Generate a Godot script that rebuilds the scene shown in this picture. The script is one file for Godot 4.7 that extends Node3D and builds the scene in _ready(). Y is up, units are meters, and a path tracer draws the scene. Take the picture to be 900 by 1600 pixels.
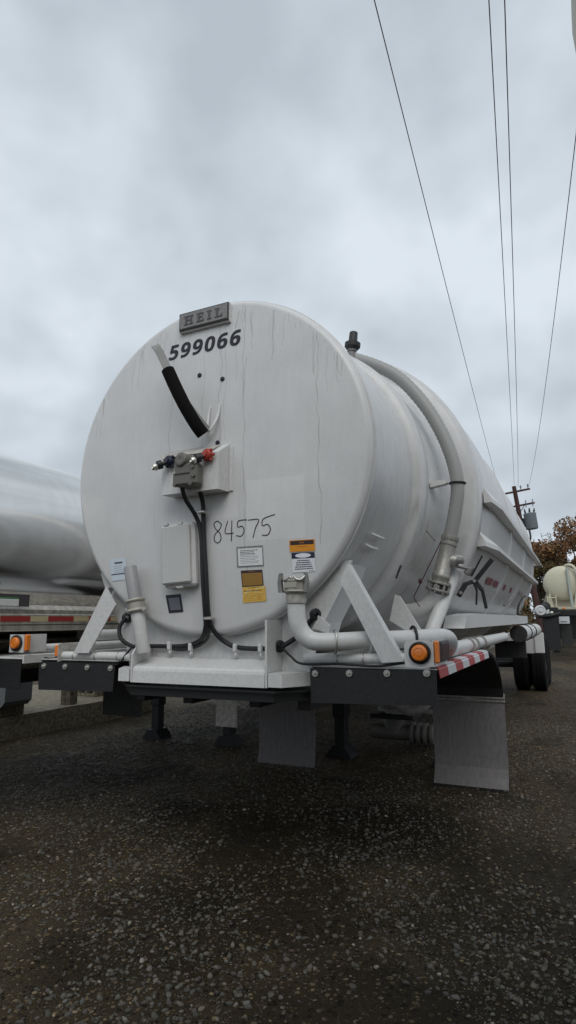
extends Node3D
# Trailer axes: x to the right, y up, d = metres back from the front of the tank (world z = -d).

var rng := RandomNumberGenerator.new()
var M := {}
var used := {}

# ------------------------------------------------------------------ mesh builder
class B:
	var v := PackedVector3Array()
	var n := PackedVector3Array()
	var t := PackedVector2Array()
	var c := PackedColorArray()
	var col := Color(1, 1, 1)
	func tri(a: Vector3, b: Vector3, e: Vector3, na: Vector3, nb: Vector3, ne: Vector3, ua := Vector2.ZERO, ub := Vector2.ZERO, ue := Vector2.ZERO):
		var A := Vector3(a.x, a.y, -a.z)
		var Bb := Vector3(b.x, b.y, -b.z)
		var E := Vector3(e.x, e.y, -e.z)
		var NA := Vector3(na.x, na.y, -na.z)
		var NB := Vector3(nb.x, nb.y, -nb.z)
		var NE := Vector3(ne.x, ne.y, -ne.z)
		if (Bb - A).cross(E - A).dot(NA + NB + NE) > 0.0:
			v.append_array([A, E, Bb]); n.append_array([NA, NE, NB]); t.append_array([ua, ue, ub])
		else:
			v.append_array([A, Bb, E]); n.append_array([NA, NB, NE]); t.append_array([ua, ub, ue])
		c.append_array([col, col, col])
	func quad(a: Vector3, b: Vector3, e: Vector3, f: Vector3, nn: Vector3, u0 := Vector2(0, 1), u1 := Vector2(1, 1), u2 := Vector2(1, 0), u3 := Vector2(0, 0)):
		tri(a, b, e, nn, nn, nn, u0, u1, u2)
		tri(a, e, f, nn, nn, nn, u0, u2, u3)
	func box(ctr: Vector3, size: Vector3, bev := 0.004, bs := Basis.IDENTITY):
		var h := size * 0.5
		var b: float = min(bev, min(h.x, min(h.y, h.z)) * 0.9)
		var P = func(q: Vector3) -> Vector3: return ctr + bs * q
		for ax in 3:
			var i := (ax + 1) % 3
			var j := (ax + 2) % 3
			for s in [-1.0, 1.0]:
				var q := []
				for k in [[-1, -1], [1, -1], [1, 1], [-1, 1]]:
					var w := Vector3.ZERO
					w[ax] = s * h[ax]; w[i] = k[0] * (h[i] - b); w[j] = k[1] * (h[j] - b)
					q.append(P.call(w))
				var nn := Vector3.ZERO
				nn[ax] = s
				quad(q[0], q[1], q[2], q[3], bs * nn)
		for ax in 3:
			var i := (ax + 1) % 3
			var j := (ax + 2) % 3
			for si in [-1.0, 1.0]:
				for sj in [-1.0, 1.0]:
					var q := []
					for k in [[-1, 0], [1, 0], [1, 1], [-1, 1]]:
						var w := Vector3.ZERO
						w[ax] = k[0] * (h[ax] - b)
						w[i] = si * (h[i] - (b if k[1] == 1 else 0.0))
						w[j] = sj * (h[j] - (0.0 if k[1] == 1 else b))
						q.append(P.call(w))
					var nn := Vector3.ZERO
					nn[i] = si; nn[j] = sj
					quad(q[0], q[1], q[2], q[3], bs * nn.normalized())
		for sx in [-1.0, 1.0]:
			for sy in [-1.0, 1.0]:
				for sz in [-1.0, 1.0]:
					var a = P.call(Vector3(sx * h.x, sy * (h.y - b), sz * (h.z - b)))
					var e = P.call(Vector3(sx * (h.x - b), sy * h.y, sz * (h.z - b)))
					var f = P.call(Vector3(sx * (h.x - b), sy * (h.y - b), sz * h.z))
					var nn: Vector3 = bs * Vector3(sx, sy, sz).normalized()
					tri(a, e, f, nn, nn, nn)
	func bar(a: Vector3, e: Vector3, w: float, th: float, up := Vector3.UP, bev := 0.002):
		var d := (e - a).normalized()
		var s := d.cross(up).normalized()
		var u := s.cross(d).normalized()
		box((a + e) * 0.5, Vector3(w, th, (e - a).length()), bev, Basis(s, u, d))
	func tube(path: Array, r, seg := 14, caps := true, u_rep := 1.0):
		var m := path.size()
		var rad := func(i: int) -> float: return r[i] if r is Array else r
		var d0: Vector3 = (path[1] - path[0]).normalized()
		var s := d0.cross(Vector3.UP if absf(d0.y) < 0.9 else Vector3.RIGHT).normalized()
		var ps := []
		var ns := []
		var ln := 0.0
		var lens := []
		for i in m:
			var d: Vector3 = (path[min(i + 1, m - 1)] - path[max(i - 1, 0)]).normalized()
			s = (s - d * s.dot(d)).normalized()
			var u := d.cross(s)
			if i > 0: ln += (path[i] - path[i - 1]).length()
			lens.append(ln)
			var pr := []
			var nr := []
			for k in seg + 1:
				var a := TAU * k / seg
				var o := s * cos(a) + u * sin(a)
				pr.append(path[i] + o * rad.call(i)); nr.append(o)
			ps.append(pr); ns.append(nr)
		for i in m - 1:
			for k in seg:
				var u0 := Vector2(float(k) / seg * u_rep, lens[i]); var u1 := Vector2(float(k + 1) / seg * u_rep, lens[i])
				var u2 := Vector2(float(k + 1) / seg * u_rep, lens[i + 1]); var u3 := Vector2(float(k) / seg * u_rep, lens[i + 1])
				tri(ps[i][k], ps[i][k + 1], ps[i + 1][k + 1], ns[i][k], ns[i][k + 1], ns[i + 1][k + 1], u0, u1, u2)
				tri(ps[i][k], ps[i + 1][k + 1], ps[i + 1][k], ns[i][k], ns[i + 1][k + 1], ns[i + 1][k], u0, u2, u3)
		if caps:
			for e in [0, m - 1]:
				var nn: Vector3 = (path[0] - path[1]).normalized() if e == 0 else (path[m - 1] - path[m - 2]).normalized()
				for k in seg:
					tri(path[e], ps[e][k], ps[e][k + 1], nn, nn, nn)
	# prof: [along, radius] pairs; uvm: 0 around/along, 1 planar
	func lathe(o: Vector3, ax: Vector3, prof: Array, seg := 32, uvm := 0, a0 := 0.0, a1 := TAU):
		ax = ax.normalized()
		var s := ax.cross(Vector3.UP if absf(ax.y) < 0.9 else Vector3.RIGHT).normalized()
		var u := ax.cross(s)
		var m := prof.size()
		var sn := []
		for i in m - 1:
			var dt: float = prof[i + 1][0] - prof[i][0]
			var dr: float = prof[i + 1][1] - prof[i][1]
			sn.append(Vector2(-dr, dt).normalized() if absf(dt) + absf(dr) > 1e-7 else Vector2.ZERO)
		for i in m - 1:
			if sn[i] == Vector2.ZERO: continue
			var n0: Vector2 = sn[i]
			var n1: Vector2 = sn[i]
			if i > 0 and sn[i - 1].dot(sn[i]) > 0.7: n0 = (sn[i] + sn[i - 1]).normalized()
			if i < m - 2 and sn[i + 1].dot(sn[i]) > 0.7: n1 = (sn[i] + sn[i + 1]).normalized()
			for k in seg:
				var A := a0 + (a1 - a0) * k / seg
				var E := a0 + (a1 - a0) * (k + 1) / seg
				var oa := s * cos(A) + u * sin(A)
				var oe := s * cos(E) + u * sin(E)
				var p0: Vector3 = o + ax * prof[i][0] + oa * prof[i][1]
				var p1: Vector3 = o + ax * prof[i][0] + oe * prof[i][1]
				var p2: Vector3 = o + ax * prof[i + 1][0] + oe * prof[i + 1][1]
				var p3: Vector3 = o + ax * prof[i + 1][0] + oa * prof[i + 1][1]
				var q0 := ax * n0.x + oa * n0.y
				var q1 := ax * n0.x + oe * n0.y
				var q2 := ax * n1.x + oe * n1.y
				var q3 := ax * n1.x + oa * n1.y
				var t0 := Vector2(float(k) / seg, prof[i][0]); var t1 := Vector2(float(k + 1) / seg, prof[i][0])
				var t2 := Vector2(float(k + 1) / seg, prof[i + 1][0]); var t3 := Vector2(float(k) / seg, prof[i + 1][0])
				if uvm == 1:
					t0 = Vector2(p0.x, p0.y); t1 = Vector2(p1.x, p1.y); t2 = Vector2(p2.x, p2.y); t3 = Vector2(p3.x, p3.y)
				if prof[i][1] > 1e-6: tri(p0, p1, p2, q0, q1, q2, t0, t1, t2)
				if prof[i + 1][1] > 1e-6: tri(p0, p2, p3, q0, q2, q3, t0, t2, t3)
	# extruded polygon: pts in (ua, ub) plane at o, thickness th along un
	func prism(pts: Array, o: Vector3, ua: Vector3, ub: Vector3, th: float):
		var pp := PackedVector2Array(pts)
		if Geometry2D.is_polygon_clockwise(pp): pp.reverse()
		var un := ua.cross(ub).normalized()
		var ix := Geometry2D.triangulate_polygon(pp)
		var P := func(q: Vector2, h: float) -> Vector3: return o + ua * q.x + ub * q.y + un * h
		for i in range(0, ix.size(), 3):
			for h in [0.0, th]:
				var nn: Vector3 = un if (h > 0.0) == (th > 0.0) and h != 0.0 else -un
				if th < 0.0: nn = -un if h != 0.0 else un
				tri(P.call(pp[ix[i]], h), P.call(pp[ix[i + 1]], h), P.call(pp[ix[i + 2]], h), nn, nn, nn, pp[ix[i]], pp[ix[i + 1]], pp[ix[i + 2]])
		for i in pp.size():
			var a := pp[i]
			var e := pp[(i + 1) % pp.size()]
			var d := (e - a).normalized()
			var nn := ua * d.y - ub * d.x
			quad(P.call(a, 0.0), P.call(e, 0.0), P.call(e, th), P.call(a, th), nn)

func lin(r: float, g: float, b: float) -> Color:
	return Color(r, g, b).linear_to_srgb()

func numbered(s: String) -> String:
	if not used.has(s):
		used[s] = 0
		return s
	used[s] += 1
	return "%s_%03d" % [s, used[s]]

func commit(b: B) -> ArrayMesh:
	var a := []
	a.resize(Mesh.ARRAY_MAX)
	a[Mesh.ARRAY_VERTEX] = b.v; a[Mesh.ARRAY_NORMAL] = b.n; a[Mesh.ARRAY_TEX_UV] = b.t; a[Mesh.ARRAY_COLOR] = b.c
	var m := ArrayMesh.new()
	m.add_surface_from_arrays(Mesh.PRIMITIVE_TRIANGLES, a)
	return m

func part(parent: Node, called: String, b, mat: Material) -> MeshInstance3D:
	var o := MeshInstance3D.new()
	o.name = called
	o.mesh = commit(b) if b is B else b
	o.material_override = mat
	parent.add_child(o, true)
	return o

func group_part(parent: Node, called: String) -> Node3D:
	var o := Node3D.new()
	o.name = called
	parent.add_child(o, true)
	return o

func thing(called: String, label: String, category: String, at := Vector3.ZERO, turn := 0.0, group := "") -> Node3D:
	var o := Node3D.new()
	o.name = numbered(called)
	add_child(o)
	o.position = Vector3(at.x, at.y, -at.z)
	o.rotation.y = turn
	o.set_meta("label", label); o.set_meta("category", category)
	if group != "": o.set_meta("group", group)
	return o

func curve(pts: Array, per := 6) -> Array:
	var out := []
	for i in pts.size() - 1:
		var a: Vector3 = pts[max(i - 1, 0)]
		var b: Vector3 = pts[i]
		var c: Vector3 = pts[i + 1]
		var d: Vector3 = pts[min(i + 2, pts.size() - 1)]
		for k in per: out.append(b.cubic_interpolate(c, a, d, float(k) / per))
	out.append(pts[-1])
	return out

# ------------------------------------------------------------------ materials
func mat(col: Color, rough := 0.6, metal := 0.0) -> StandardMaterial3D:
	var m := StandardMaterial3D.new()
	m.albedo_color = col; m.roughness = rough; m.metallic = metal
	return m

func noise_tex(w: int, h: int, fx: float, fy: float, lo: float, hi: float, sd: int, oct := 4, tint := Color(1, 1, 1)) -> ImageTexture:
	var nz := FastNoiseLite.new()
	nz.seed = sd; nz.fractal_octaves = oct; nz.frequency = 1.0
	var d := PackedByteArray()
	d.resize(w * h * 3)
	var i := 0
	for y in h:
		for x in w:
			# wraps in both directions
			var a := TAU * x / w
			var b := TAU * y / h
			var k := nz.get_noise_3d(cos(a) * fx + cos(b) * fy * 0.37, sin(a) * fx + 7.0, sin(b) * fy + cos(b) * fy * 0.9) * 0.9 + 0.5
			var q := clampf(lerpf(lo, hi, k), 0.0, 1.0) * 255.0
			d[i] = int(q * tint.r); d[i + 1] = int(q * tint.g); d[i + 2] = int(q * tint.b)
			i += 3
	return ImageTexture.create_from_image(Image.create_from_data(w, h, false, Image.FORMAT_RGB8, d))

func worn(col: Color, rough: float, metal: float, scale: float, tex: Texture2D, nscale := 0.0) -> StandardMaterial3D:
	var m := mat(col, rough, metal)
	m.albedo_texture = tex
	m.uv1_triplanar = true
	m.uv1_scale = Vector3.ONE * scale
	if nscale > 0.0:
		m.heightmap_enabled = true
		m.heightmap_texture = tex
		m.heightmap_scale = nscale
	return m

func dish(x: float, y: float) -> float:
	var r := minf(Vector2(x, y - YC).length() / 1.03, 1.0)
	return -0.03 - 0.05 * (1.0 - r * r)

const YC := 2.348

func face_image() -> ImageTexture:
	var S := 1024
	var nz := FastNoiseLite.new()
	nz.seed = 5; nz.frequency = 0.006; nz.fractal_octaves = 5
	var n2 := FastNoiseLite.new()
	n2.seed = 9; n2.frequency = 0.12; n2.fractal_octaves = 2
	var n3 := FastNoiseLite.new()
	n3.seed = 19; n3.frequency = 0.03; n3.fractal_octaves = 3
	var g := PackedFloat32Array()
	g.resize(S * S)
	for y in S:
		for x in S:
			g[y * S + x] = 0.925 + 0.028 * nz.get_noise_2d(x, y) + 0.014 * n2.get_noise_2d(x, y) + 0.012 * n3.get_noise_2d(x * 1.6, y * 0.3)
	var pxof := func(X: float) -> float: return (X + 1.05) / 2.1 * S
	var pyof := func(Y: float) -> float: return (1.05 - (Y - YC)) / 2.1 * S
	# panels left clean where old decals were peeled off
	for r in [[0.29, 0.64, 1.845, 2.19], [0.03, 0.235, 1.987, 2.127]]:
		for y in range(int(pyof.call(r[3])), int(pyof.call(r[2]))):
			for x in range(int(pxof.call(r[0])), int(pxof.call(r[1]))):
				g[y * S + x] += 0.035
	# drip stains
	var drips := [[-0.25, 3.18, 2.35, 0.8], [-0.03, 3.12, 2.2, 0.82], [0.1, 3.1, 2.2, 0.72], [0.135, 3.05, 2.45, 0.84], [0.255, 3.3, 2.62, 0.7], [0.275, 2.95, 1.55, 0.72], [0.72, 3.02, 1.8, 0.72], [0.22, 3.2, 2.8, 0.86], [-0.36, 2.2, 1.9, 0.9], [0.03, 2.2, 1.4, 0.88]]
	for i in 95:
		var a := rng.randf_range(-1.15, 1.1)
		var X := sin(a) * 1.0
		var Y := YC + cos(a) * rng.randf_range(0.93, 1.0)
		drips.append([X, Y, Y - pow(rng.randf(), 2.5) * 0.32 - 0.02, rng.randf_range(0.74, 0.95)])
	for d in drips:
		var x: float = pxof.call(d[0])
		var ph := rng.randf() * 9.0
		var y0 := int(pyof.call(d[1]))
		var y1 := int(pyof.call(d[2]))
		for y in range(max(y0, 0), min(y1, S)):
			x += rng.randf_range(-0.3, 0.3) + 0.13 * sin(y * 0.09 + ph) + 0.08 * sin(y * 0.031 + ph)
			var w := 1.1 + 0.5 * sin(y * 0.05 + ph * 2.0)
			var wear := 0.55 + 0.45 * absf(sin(y * 0.021 + ph))
			for k in range(int(x - 3), int(x + 4)):
				if k < 0 or k >= S: continue
				var f := clampf(1.0 - absf(k - x) / (w + 0.7), 0.0, 1.0) * wear
				g[y * S + k] *= lerpf(1.0, lerpf(d[3], 1.0, 0.25), f)
	# scuffs and specks
	for i in 260:
		var x := rng.randi_range(20, S - 21)
		var y := rng.randi_range(20, S - 21)
		var dk := rng.randf_range(0.72, 0.95)
		var L := rng.randi_range(1, 4)
		for k in L: g[(y + k) * S + x + (k >> 1)] *= dk
	var data := PackedByteArray()
	data.resize(S * S * 3)
	for i in S * S:
		var q := clampf(g[i], 0.0, 1.0)
		var dirt := clampf((0.9 - q) * 2.0, 0.0, 1.0)
		data[i * 3] = int(255.0 * q); data[i * 3 + 1] = int(255.0 * q * (1.0 - 0.006 * dirt)); data[i * 3 + 2] = int(255.0 * q * (1.0 - 0.03 * dirt))
	return ImageTexture.create_from_image(Image.create_from_data(S, S, false, Image.FORMAT_RGB8, data))

func body_image() -> ImageTexture:
	# x: round the barrel, y: along it; run-off streaks follow the barrel downwards
	var W := 1024
	var H := 1024
	var nz := FastNoiseLite.new()
	nz.seed = 31; nz.frequency = 1.0; nz.fractal_octaves = 4
	var n2 := FastNoiseLite.new()
	n2.seed = 33; n2.frequency = 1.0; n2.fractal_octaves = 3
	var d := PackedByteArray()
	d.resize(W * H * 3)
	var i := 0
	for y in H:
		for x in W:
			var a := TAU * x / W
			var st := nz.get_noise_3d(cos(a) * 2.6, sin(a) * 2.6, y * 0.16)
			var mo := n2.get_noise_3d(cos(a) * 9.0, sin(a) * 9.0, y * 0.05)
			var q := 0.90 + 0.032 * st + 0.035 * mo
			if st < -0.3: q -= 0.07 * (-0.3 - st) / 0.3
			q = clampf(q, 0.3, 1.0)
			var dirt := clampf((0.9 - q) * 2.5, 0.0, 1.0)
			d[i] = int(255.0 * q); d[i + 1] = int(255.0 * q * (1.0 - 0.01 * dirt)); d[i + 2] = int(255.0 * q * (1.0 - 0.05 * dirt))
			i += 3
	return ImageTexture.create_from_image(Image.create_from_data(W, H, false, Image.FORMAT_RGB8, d))

func print_tex(w: int, h: int, bg: Color, rects: Array) -> ImageTexture:
	var im := Image.create(w, h, false, Image.FORMAT_RGB8)
	im.fill(bg)
	for r in rects: im.fill_rect(Rect2i(r[0], r[1], r[2], r[3]), r[4])
	return ImageTexture.create_from_image(im)

func text_lines(w: int, x0: int, x1: int, y0: int, y1: int, step: int, lh: int, ink: Color, center := false) -> Array:
	var out := []
	var y := y0
	while y + lh < y1:
		var a := x0
		var e := x1 - rng.randi_range(0, (x1 - x0) / 3)
		if center:
			var s := (x1 - e) / 2
			a += s; e += s
		var x := a
		while x < e:
			var l: int = rng.randi_range(3, 11)
			out.append([x, y, min(l, e - x), lh, ink])
			x += l + 2
		y += step
	return out

func gravel_tex(as_height: bool) -> ImageTexture:
	var S := 1024
	var im := Image.create(S, S, false, Image.FORMAT_RGB8)
	var d := PackedByteArray()
	d.resize(S * S * 3)
	# scattered rounded stones on grit, wrapping at the edges
	var g := PackedFloat32Array()
	var cr := PackedFloat32Array()
	var cb := PackedFloat32Array()
	g.resize(S * S); cr.resize(S * S); cb.resize(S * S)
	var hh := PackedFloat32Array()
	hh.resize(S * S)
	var n1 := FastNoiseLite.new()
	n1.seed = 3; n1.frequency = 0.05; n1.fractal_octaves = 3
	var r2 := RandomNumberGenerator.new()
	r2.seed = 77
	for i in S * S:
		g[i] = 0.24 + 0.24 * r2.randf() * r2.randf()
		cr[i] = 1.0; cb[i] = 0.86
		hh[i] = 0.12 + 0.06 * r2.randf()
	for k in 17000:
		var x := r2.randi_range(0, S - 1)
		var y := r2.randi_range(0, S - 1)
		var rr := 1.2 + 6.0 * pow(r2.randf(), 4.2)
		var el := r2.randf_range(0.6, 1.0)
		var an := r2.randf() * PI
		var tone := 0.2 + 0.55 * pow(r2.randf(), 2.3)
		var warm := r2.randf_range(0.84, 0.96)
		var R := int(rr) + 1
		for dy in range(-R, R + 1):
			for dx in range(-R, R + 1):
				var u := (dx * cos(an) + dy * sin(an)) / rr
				var w := (-dx * sin(an) + dy * cos(an)) / (rr * el)
				var q := u * u + w * w
				if q < 1.0:
					var j := posmod(y + dy, S) * S + posmod(x + dx, S)
					g[j] = tone * r2.randf_range(0.9, 1.06); cr[j] = 1.0; cb[j] = warm
					hh[j] = 0.2 + 0.1 * rr * sqrt(1.0 - q)
	for i in S * S:
		if as_height:
			var q := int(clampf(hh[i], 0.0, 1.0) * 255.0)
			d[i * 3] = q; d[i * 3 + 1] = q; d[i * 3 + 2] = q
		else:
			d[i * 3] = int(clampf(g[i] * cr[i], 0.0, 1.0) * 255.0); d[i * 3 + 1] = int(clampf(g[i] * (0.94 + 0.06 * cb[i]) , 0.0, 1.0) * 250.0); d[i * 3 + 2] = int(clampf(g[i] * cb[i], 0.0, 1.0) * 250.0)
	im = Image.create_from_data(S, S, false, Image.FORMAT_RGB8, d)
	if as_height:
		im.bump_map_to_normal_map(5.0)
	return ImageTexture.create_from_image(im)

func make_materials():
	var fine := noise_tex(256, 256, 5.0, 5.0, 0.93, 1.0, 41, 5)
	var blot := noise_tex(512, 512, 3.0, 3.0, 0.78, 1.02, 43, 6, Color(1, 0.99, 0.97))
	M.face = mat(lin(0.76, 0.76, 0.76), 0.33)
	M.face.albedo_texture = face_image()
	M.face.uv1_scale = Vector3(1.0 / 2.1, -1.0 / 2.1, 1)
	M.face.uv1_offset = Vector3(0.5, 0.5 + YC / 2.1, 0)
	M.body = mat(lin(0.72, 0.72, 0.72), 0.3)
	M.body.albedo_texture = body_image()
	M.body.uv1_scale = Vector3(1, 1.0 / 5.3, 1)
	M.white = worn(lin(0.70, 0.70, 0.69), 0.42, 0.0, 1.1, fine)
	M.white_dirty = worn(lin(0.52, 0.51, 0.49), 0.55, 0.0, 1.3, blot)
	M.rail_dirty = worn(lin(0.30, 0.29, 0.275), 0.6, 0.0, 1.3, blot)
	M.rubber = worn(lin(0.018, 0.019, 0.022), 0.55, 0.0, 2.0, blot)
	M.black = worn(lin(0.012, 0.012, 0.013), 0.6, 0.0, 2.0, blot)
	M.cable = mat(lin(0.012, 0.012, 0.014), 0.5)
	M.foam = mat(lin(0.007, 0.006, 0.0065), 0.9)
	M.foam.metallic_specular = 0.25
	M.grey_cast = worn(lin(0.17, 0.165, 0.145), 0.6, 0.2, 6.0, fine)
	M.bar_grey = mat(lin(0.30, 0.30, 0.29), 0.5)
	M.plate = worn(lin(0.30, 0.295, 0.30), 0.5, 0.2, 4.0, blot)
	M.plate_dark = mat(lin(0.055, 0.05, 0.055), 0.6)
	M.plate_letter = mat(lin(0.10, 0.095, 0.10), 0.5, 0.3)
	M.grey_plastic = worn(lin(0.34, 0.34, 0.35), 0.45, 0.0, 3.0, fine)
	M.ink = mat(lin(0.012, 0.010, 0.022), 0.5)
	M.marker = mat(lin(0.02, 0.02, 0.022), 0.6)
	M.steel = worn(lin(0.44, 0.435, 0.42), 0.45, 0.45, 3.0, blot)
	M.zinc = mat(lin(0.55, 0.54, 0.50), 0.35, 0.8)
	M.alu_cast = worn(lin(0.46, 0.44, 0.38), 0.45, 0.35, 5.0, fine)
	M.hose = worn(lin(0.345, 0.345, 0.335), 0.5, 0.0, 5.0, fine)
	M.amber = mat(lin(0.85, 0.22, 0.012), 0.25)
	M.amber.clearcoat_enabled = true
	M.lens_dark = mat(lin(0.09, 0.05, 0.05), 0.3)
	M.red_tape = worn(lin(0.42, 0.05, 0.055), 0.45, 0.0, 3.0, fine)
	M.white_tape = worn(lin(0.62, 0.63, 0.64), 0.4, 0.0, 3.0, fine)
	M.faded_red = mat(lin(0.26, 0.085, 0.10), 0.5)
	M.red_wire = mat(lin(0.07, 0.02, 0.022), 0.6)
	M.faded_orange = mat(lin(0.42, 0.20, 0.07), 0.6)
	M.cream_tape = mat(lin(0.45, 0.38, 0.22), 0.5)
	M.dull_red = mat(lin(0.28, 0.025, 0.02), 0.5)
	M.blue = mat(lin(0.014, 0.016, 0.04), 0.5)
	M.red = mat(lin(0.40, 0.045, 0.03), 0.5)
	M.flap = worn(lin(0.185, 0.18, 0.183), 0.75, 0.0, 0.9, noise_tex(256, 512, 9.0, 2.0, 0.86, 1.02, 83, 5, Color(1, 0.98, 0.97)))
	M.flap_dark = worn(lin(0.035, 0.035, 0.036), 0.75, 0.0, 1.1, blot)
	M.polished = mat(lin(0.78, 0.77, 0.75), 0.13, 1.0)
	var brushed := noise_tex(256, 512, 3.0, 3.0, 0.965, 1.0, 51, 5)
	M.polished.albedo_texture = brushed
	M.polished.uv1_scale = Vector3(1, 0.4, 1)
	M.alu = worn(lin(0.56, 0.54, 0.50), 0.4, 0.6, 1.0, blot)
	M.cream = worn(lin(0.62, 0.59, 0.45), 0.5, 0.0, 1.0, fine)
	M.beige = worn(lin(0.50, 0.46, 0.36), 0.5, 0.0, 1.0, fine)
	M.tyre = worn(lin(0.013, 0.013, 0.013), 0.9, 0.0, 3.0, blot)
	M.tyre.metallic_specular = 0.25
	M.concrete = worn(lin(0.20, 0.185, 0.145), 0.9, 0.0, 0.6, noise_tex(512, 512, 4.0, 4.0, 0.62, 1.08, 61, 6, Color(1, 0.97, 0.90)))
	M.wood = worn(lin(0.16, 0.13, 0.09), 0.85, 0.0, 1.2, noise_tex(128, 512, 6.0, 1.2, 0.5, 1.1, 63, 4))
	M.pole_wood = worn(lin(0.075, 0.035, 0.03), 0.85, 0.0, 0.7, blot)
	M.cabinet = worn(lin(0.15, 0.155, 0.16), 0.5, 0.1, 1.0, fine)
	M.wire = mat(lin(0.02, 0.018, 0.02), 0.5)
	M.glass_grey = mat(lin(0.22, 0.25, 0.27), 0.45)
	M.bark = worn(lin(0.06, 0.045, 0.035), 0.9, 0.0, 1.0, blot)
	M.leaf = mat(Color(1, 1, 1), 0.7)
	M.leaf.vertex_color_use_as_albedo = true
	M.leaf.cull_mode = BaseMaterial3D.CULL_DISABLED
	M.stone = mat(Color(1, 1, 1), 0.75)
	M.stone.metallic_specular = 0.3
	M.stone.vertex_color_use_as_albedo = true

# ------------------------------------------------------------------ shared builders
func wheel(parent: Node, ctr: Vector3, r := 0.5, w := 0.27):
	var o := group_part(parent, "wheel")
	o.position = Vector3(ctr.x, ctr.y, -ctr.z)
	var b := B.new()
	var h := w * 0.5
	b.lathe(Vector3.ZERO, Vector3.RIGHT, [[-h * 0.8, r * 0.56], [-h, r * 0.7], [-h, r * 0.86], [-h * 0.86, r * 0.97], [-h * 0.8, r], [-h * 0.3, r], [-h * 0.3, r - 0.015], [-h * 0.2, r - 0.015], [-h * 0.2, r], [h * 0.2, r], [h * 0.2, r - 0.015], [h * 0.3, r - 0.015], [h * 0.3, r], [h * 0.8, r], [h * 0.86, r * 0.97], [h, r * 0.86], [h, r * 0.7], [h * 0.8, r * 0.56]], 40)
	part(o, "tyre", b, M.tyre)
	b = B.new()
	b.lathe(Vector3.ZERO, Vector3.RIGHT, [[-h * 0.78, r * 0.57], [-h * 0.5, r * 0.5], [-h * 0.2, r * 0.3], [-h * 0.2, 0.0]], 24)
	b.lathe(Vector3.ZERO, Vector3.RIGHT, [[h * 0.8, r * 0.57], [h * 0.5, r * 0.52], [h * 0.3, r * 0.32], [h * 0.85, r * 0.2], [h * 0.85, 0.0]], 24)
	part(o, "rim", b, M.steel)

func landing_leg(parent: Node, x: float, d: float, top := 1.0, w := 0.125):
	var b := B.new()
	b.box(Vector3(x, top * 0.5 + 0.2, d), Vector3(w, top - 0.4, w), 0.008)
	b.box(Vector3(x, 0.22, d), Vector3(w * 0.8, 0.4, w * 0.8), 0.008)
	var o := part(parent, "landing_leg", b, M.black)
	b = B.new()
	b.prism([Vector2(-0.14, 0), Vector2(0.14, 0), Vector2(0.13, 0.03), Vector2(0.06, 0.12), Vector2(-0.06, 0.12), Vector2(-0.13, 0.03)], Vector3(x, 0.0, d - 0.11), Vector3.RIGHT, Vector3.UP, 0.22)
	part(o, "foot", b, M.black)

func bolt(parent: Node, p: Vector3, r := 0.02):
	var b := B.new()
	b.lathe(p, Vector3(0, 0, -1), [[-0.002, r], [0.004, r], [0.007, r * 0.9], [0.007, r * 0.42], [0.014, r * 0.4], [0.016, r * 0.3], [0.016, 0.0]], 14)
	part(parent, "bolt", b, M.zinc)

func amber_lamp(parent: Node, p: Vector3, dir := Vector3(0, 0, -1)):
	var b := B.new()
	b.lathe(p, dir, [[0.0, 0.054], [0.012, 0.053], [0.016, 0.046], [0.010, 0.040], [0.0, 0.038]], 28)
	var o := part(parent, "marker_lamp", b, M.cable)
	b = B.new()
	b.lathe(p, dir, [[0.006, 0.041], [0.02, 0.039], [0.028, 0.034], [0.030, 0.024], [0.027, 0.022], [0.031, 0.012], [0.029, 0.0]], 28)
	part(o, "lens", b, M.amber)

# thin sheet that follows the front head, laid 3 mm proud of it
func decal(parent: Node, called: String, q: Array, m: Material, proud := 0.003) -> MeshInstance3D:
	var b := B.new()
	var N := 5
	var P := func(u: float, w: float) -> Vector3:
		var a: Vector2 = q[0].lerp(q[1], u)
		var e: Vector2 = q[3].lerp(q[2], u)
		var p := a.lerp(e, w)
		return Vector3(p.x, p.y, dish(p.x, p.y) - proud)
	for i in N:
		for j in N:
			var u0 := float(i) / N; var u1 := float(i + 1) / N
			var w0 := float(j) / N; var w1 := float(j + 1) / N
			b.quad(P.call(u0, w1), P.call(u1, w1), P.call(u1, w0), P.call(u0, w0), Vector3(0, 0, -1), Vector2(u0, w1), Vector2(u1, w1), Vector2(u1, w0), Vector2(u0, w0))
	return part(parent, called, b, m)

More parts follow.
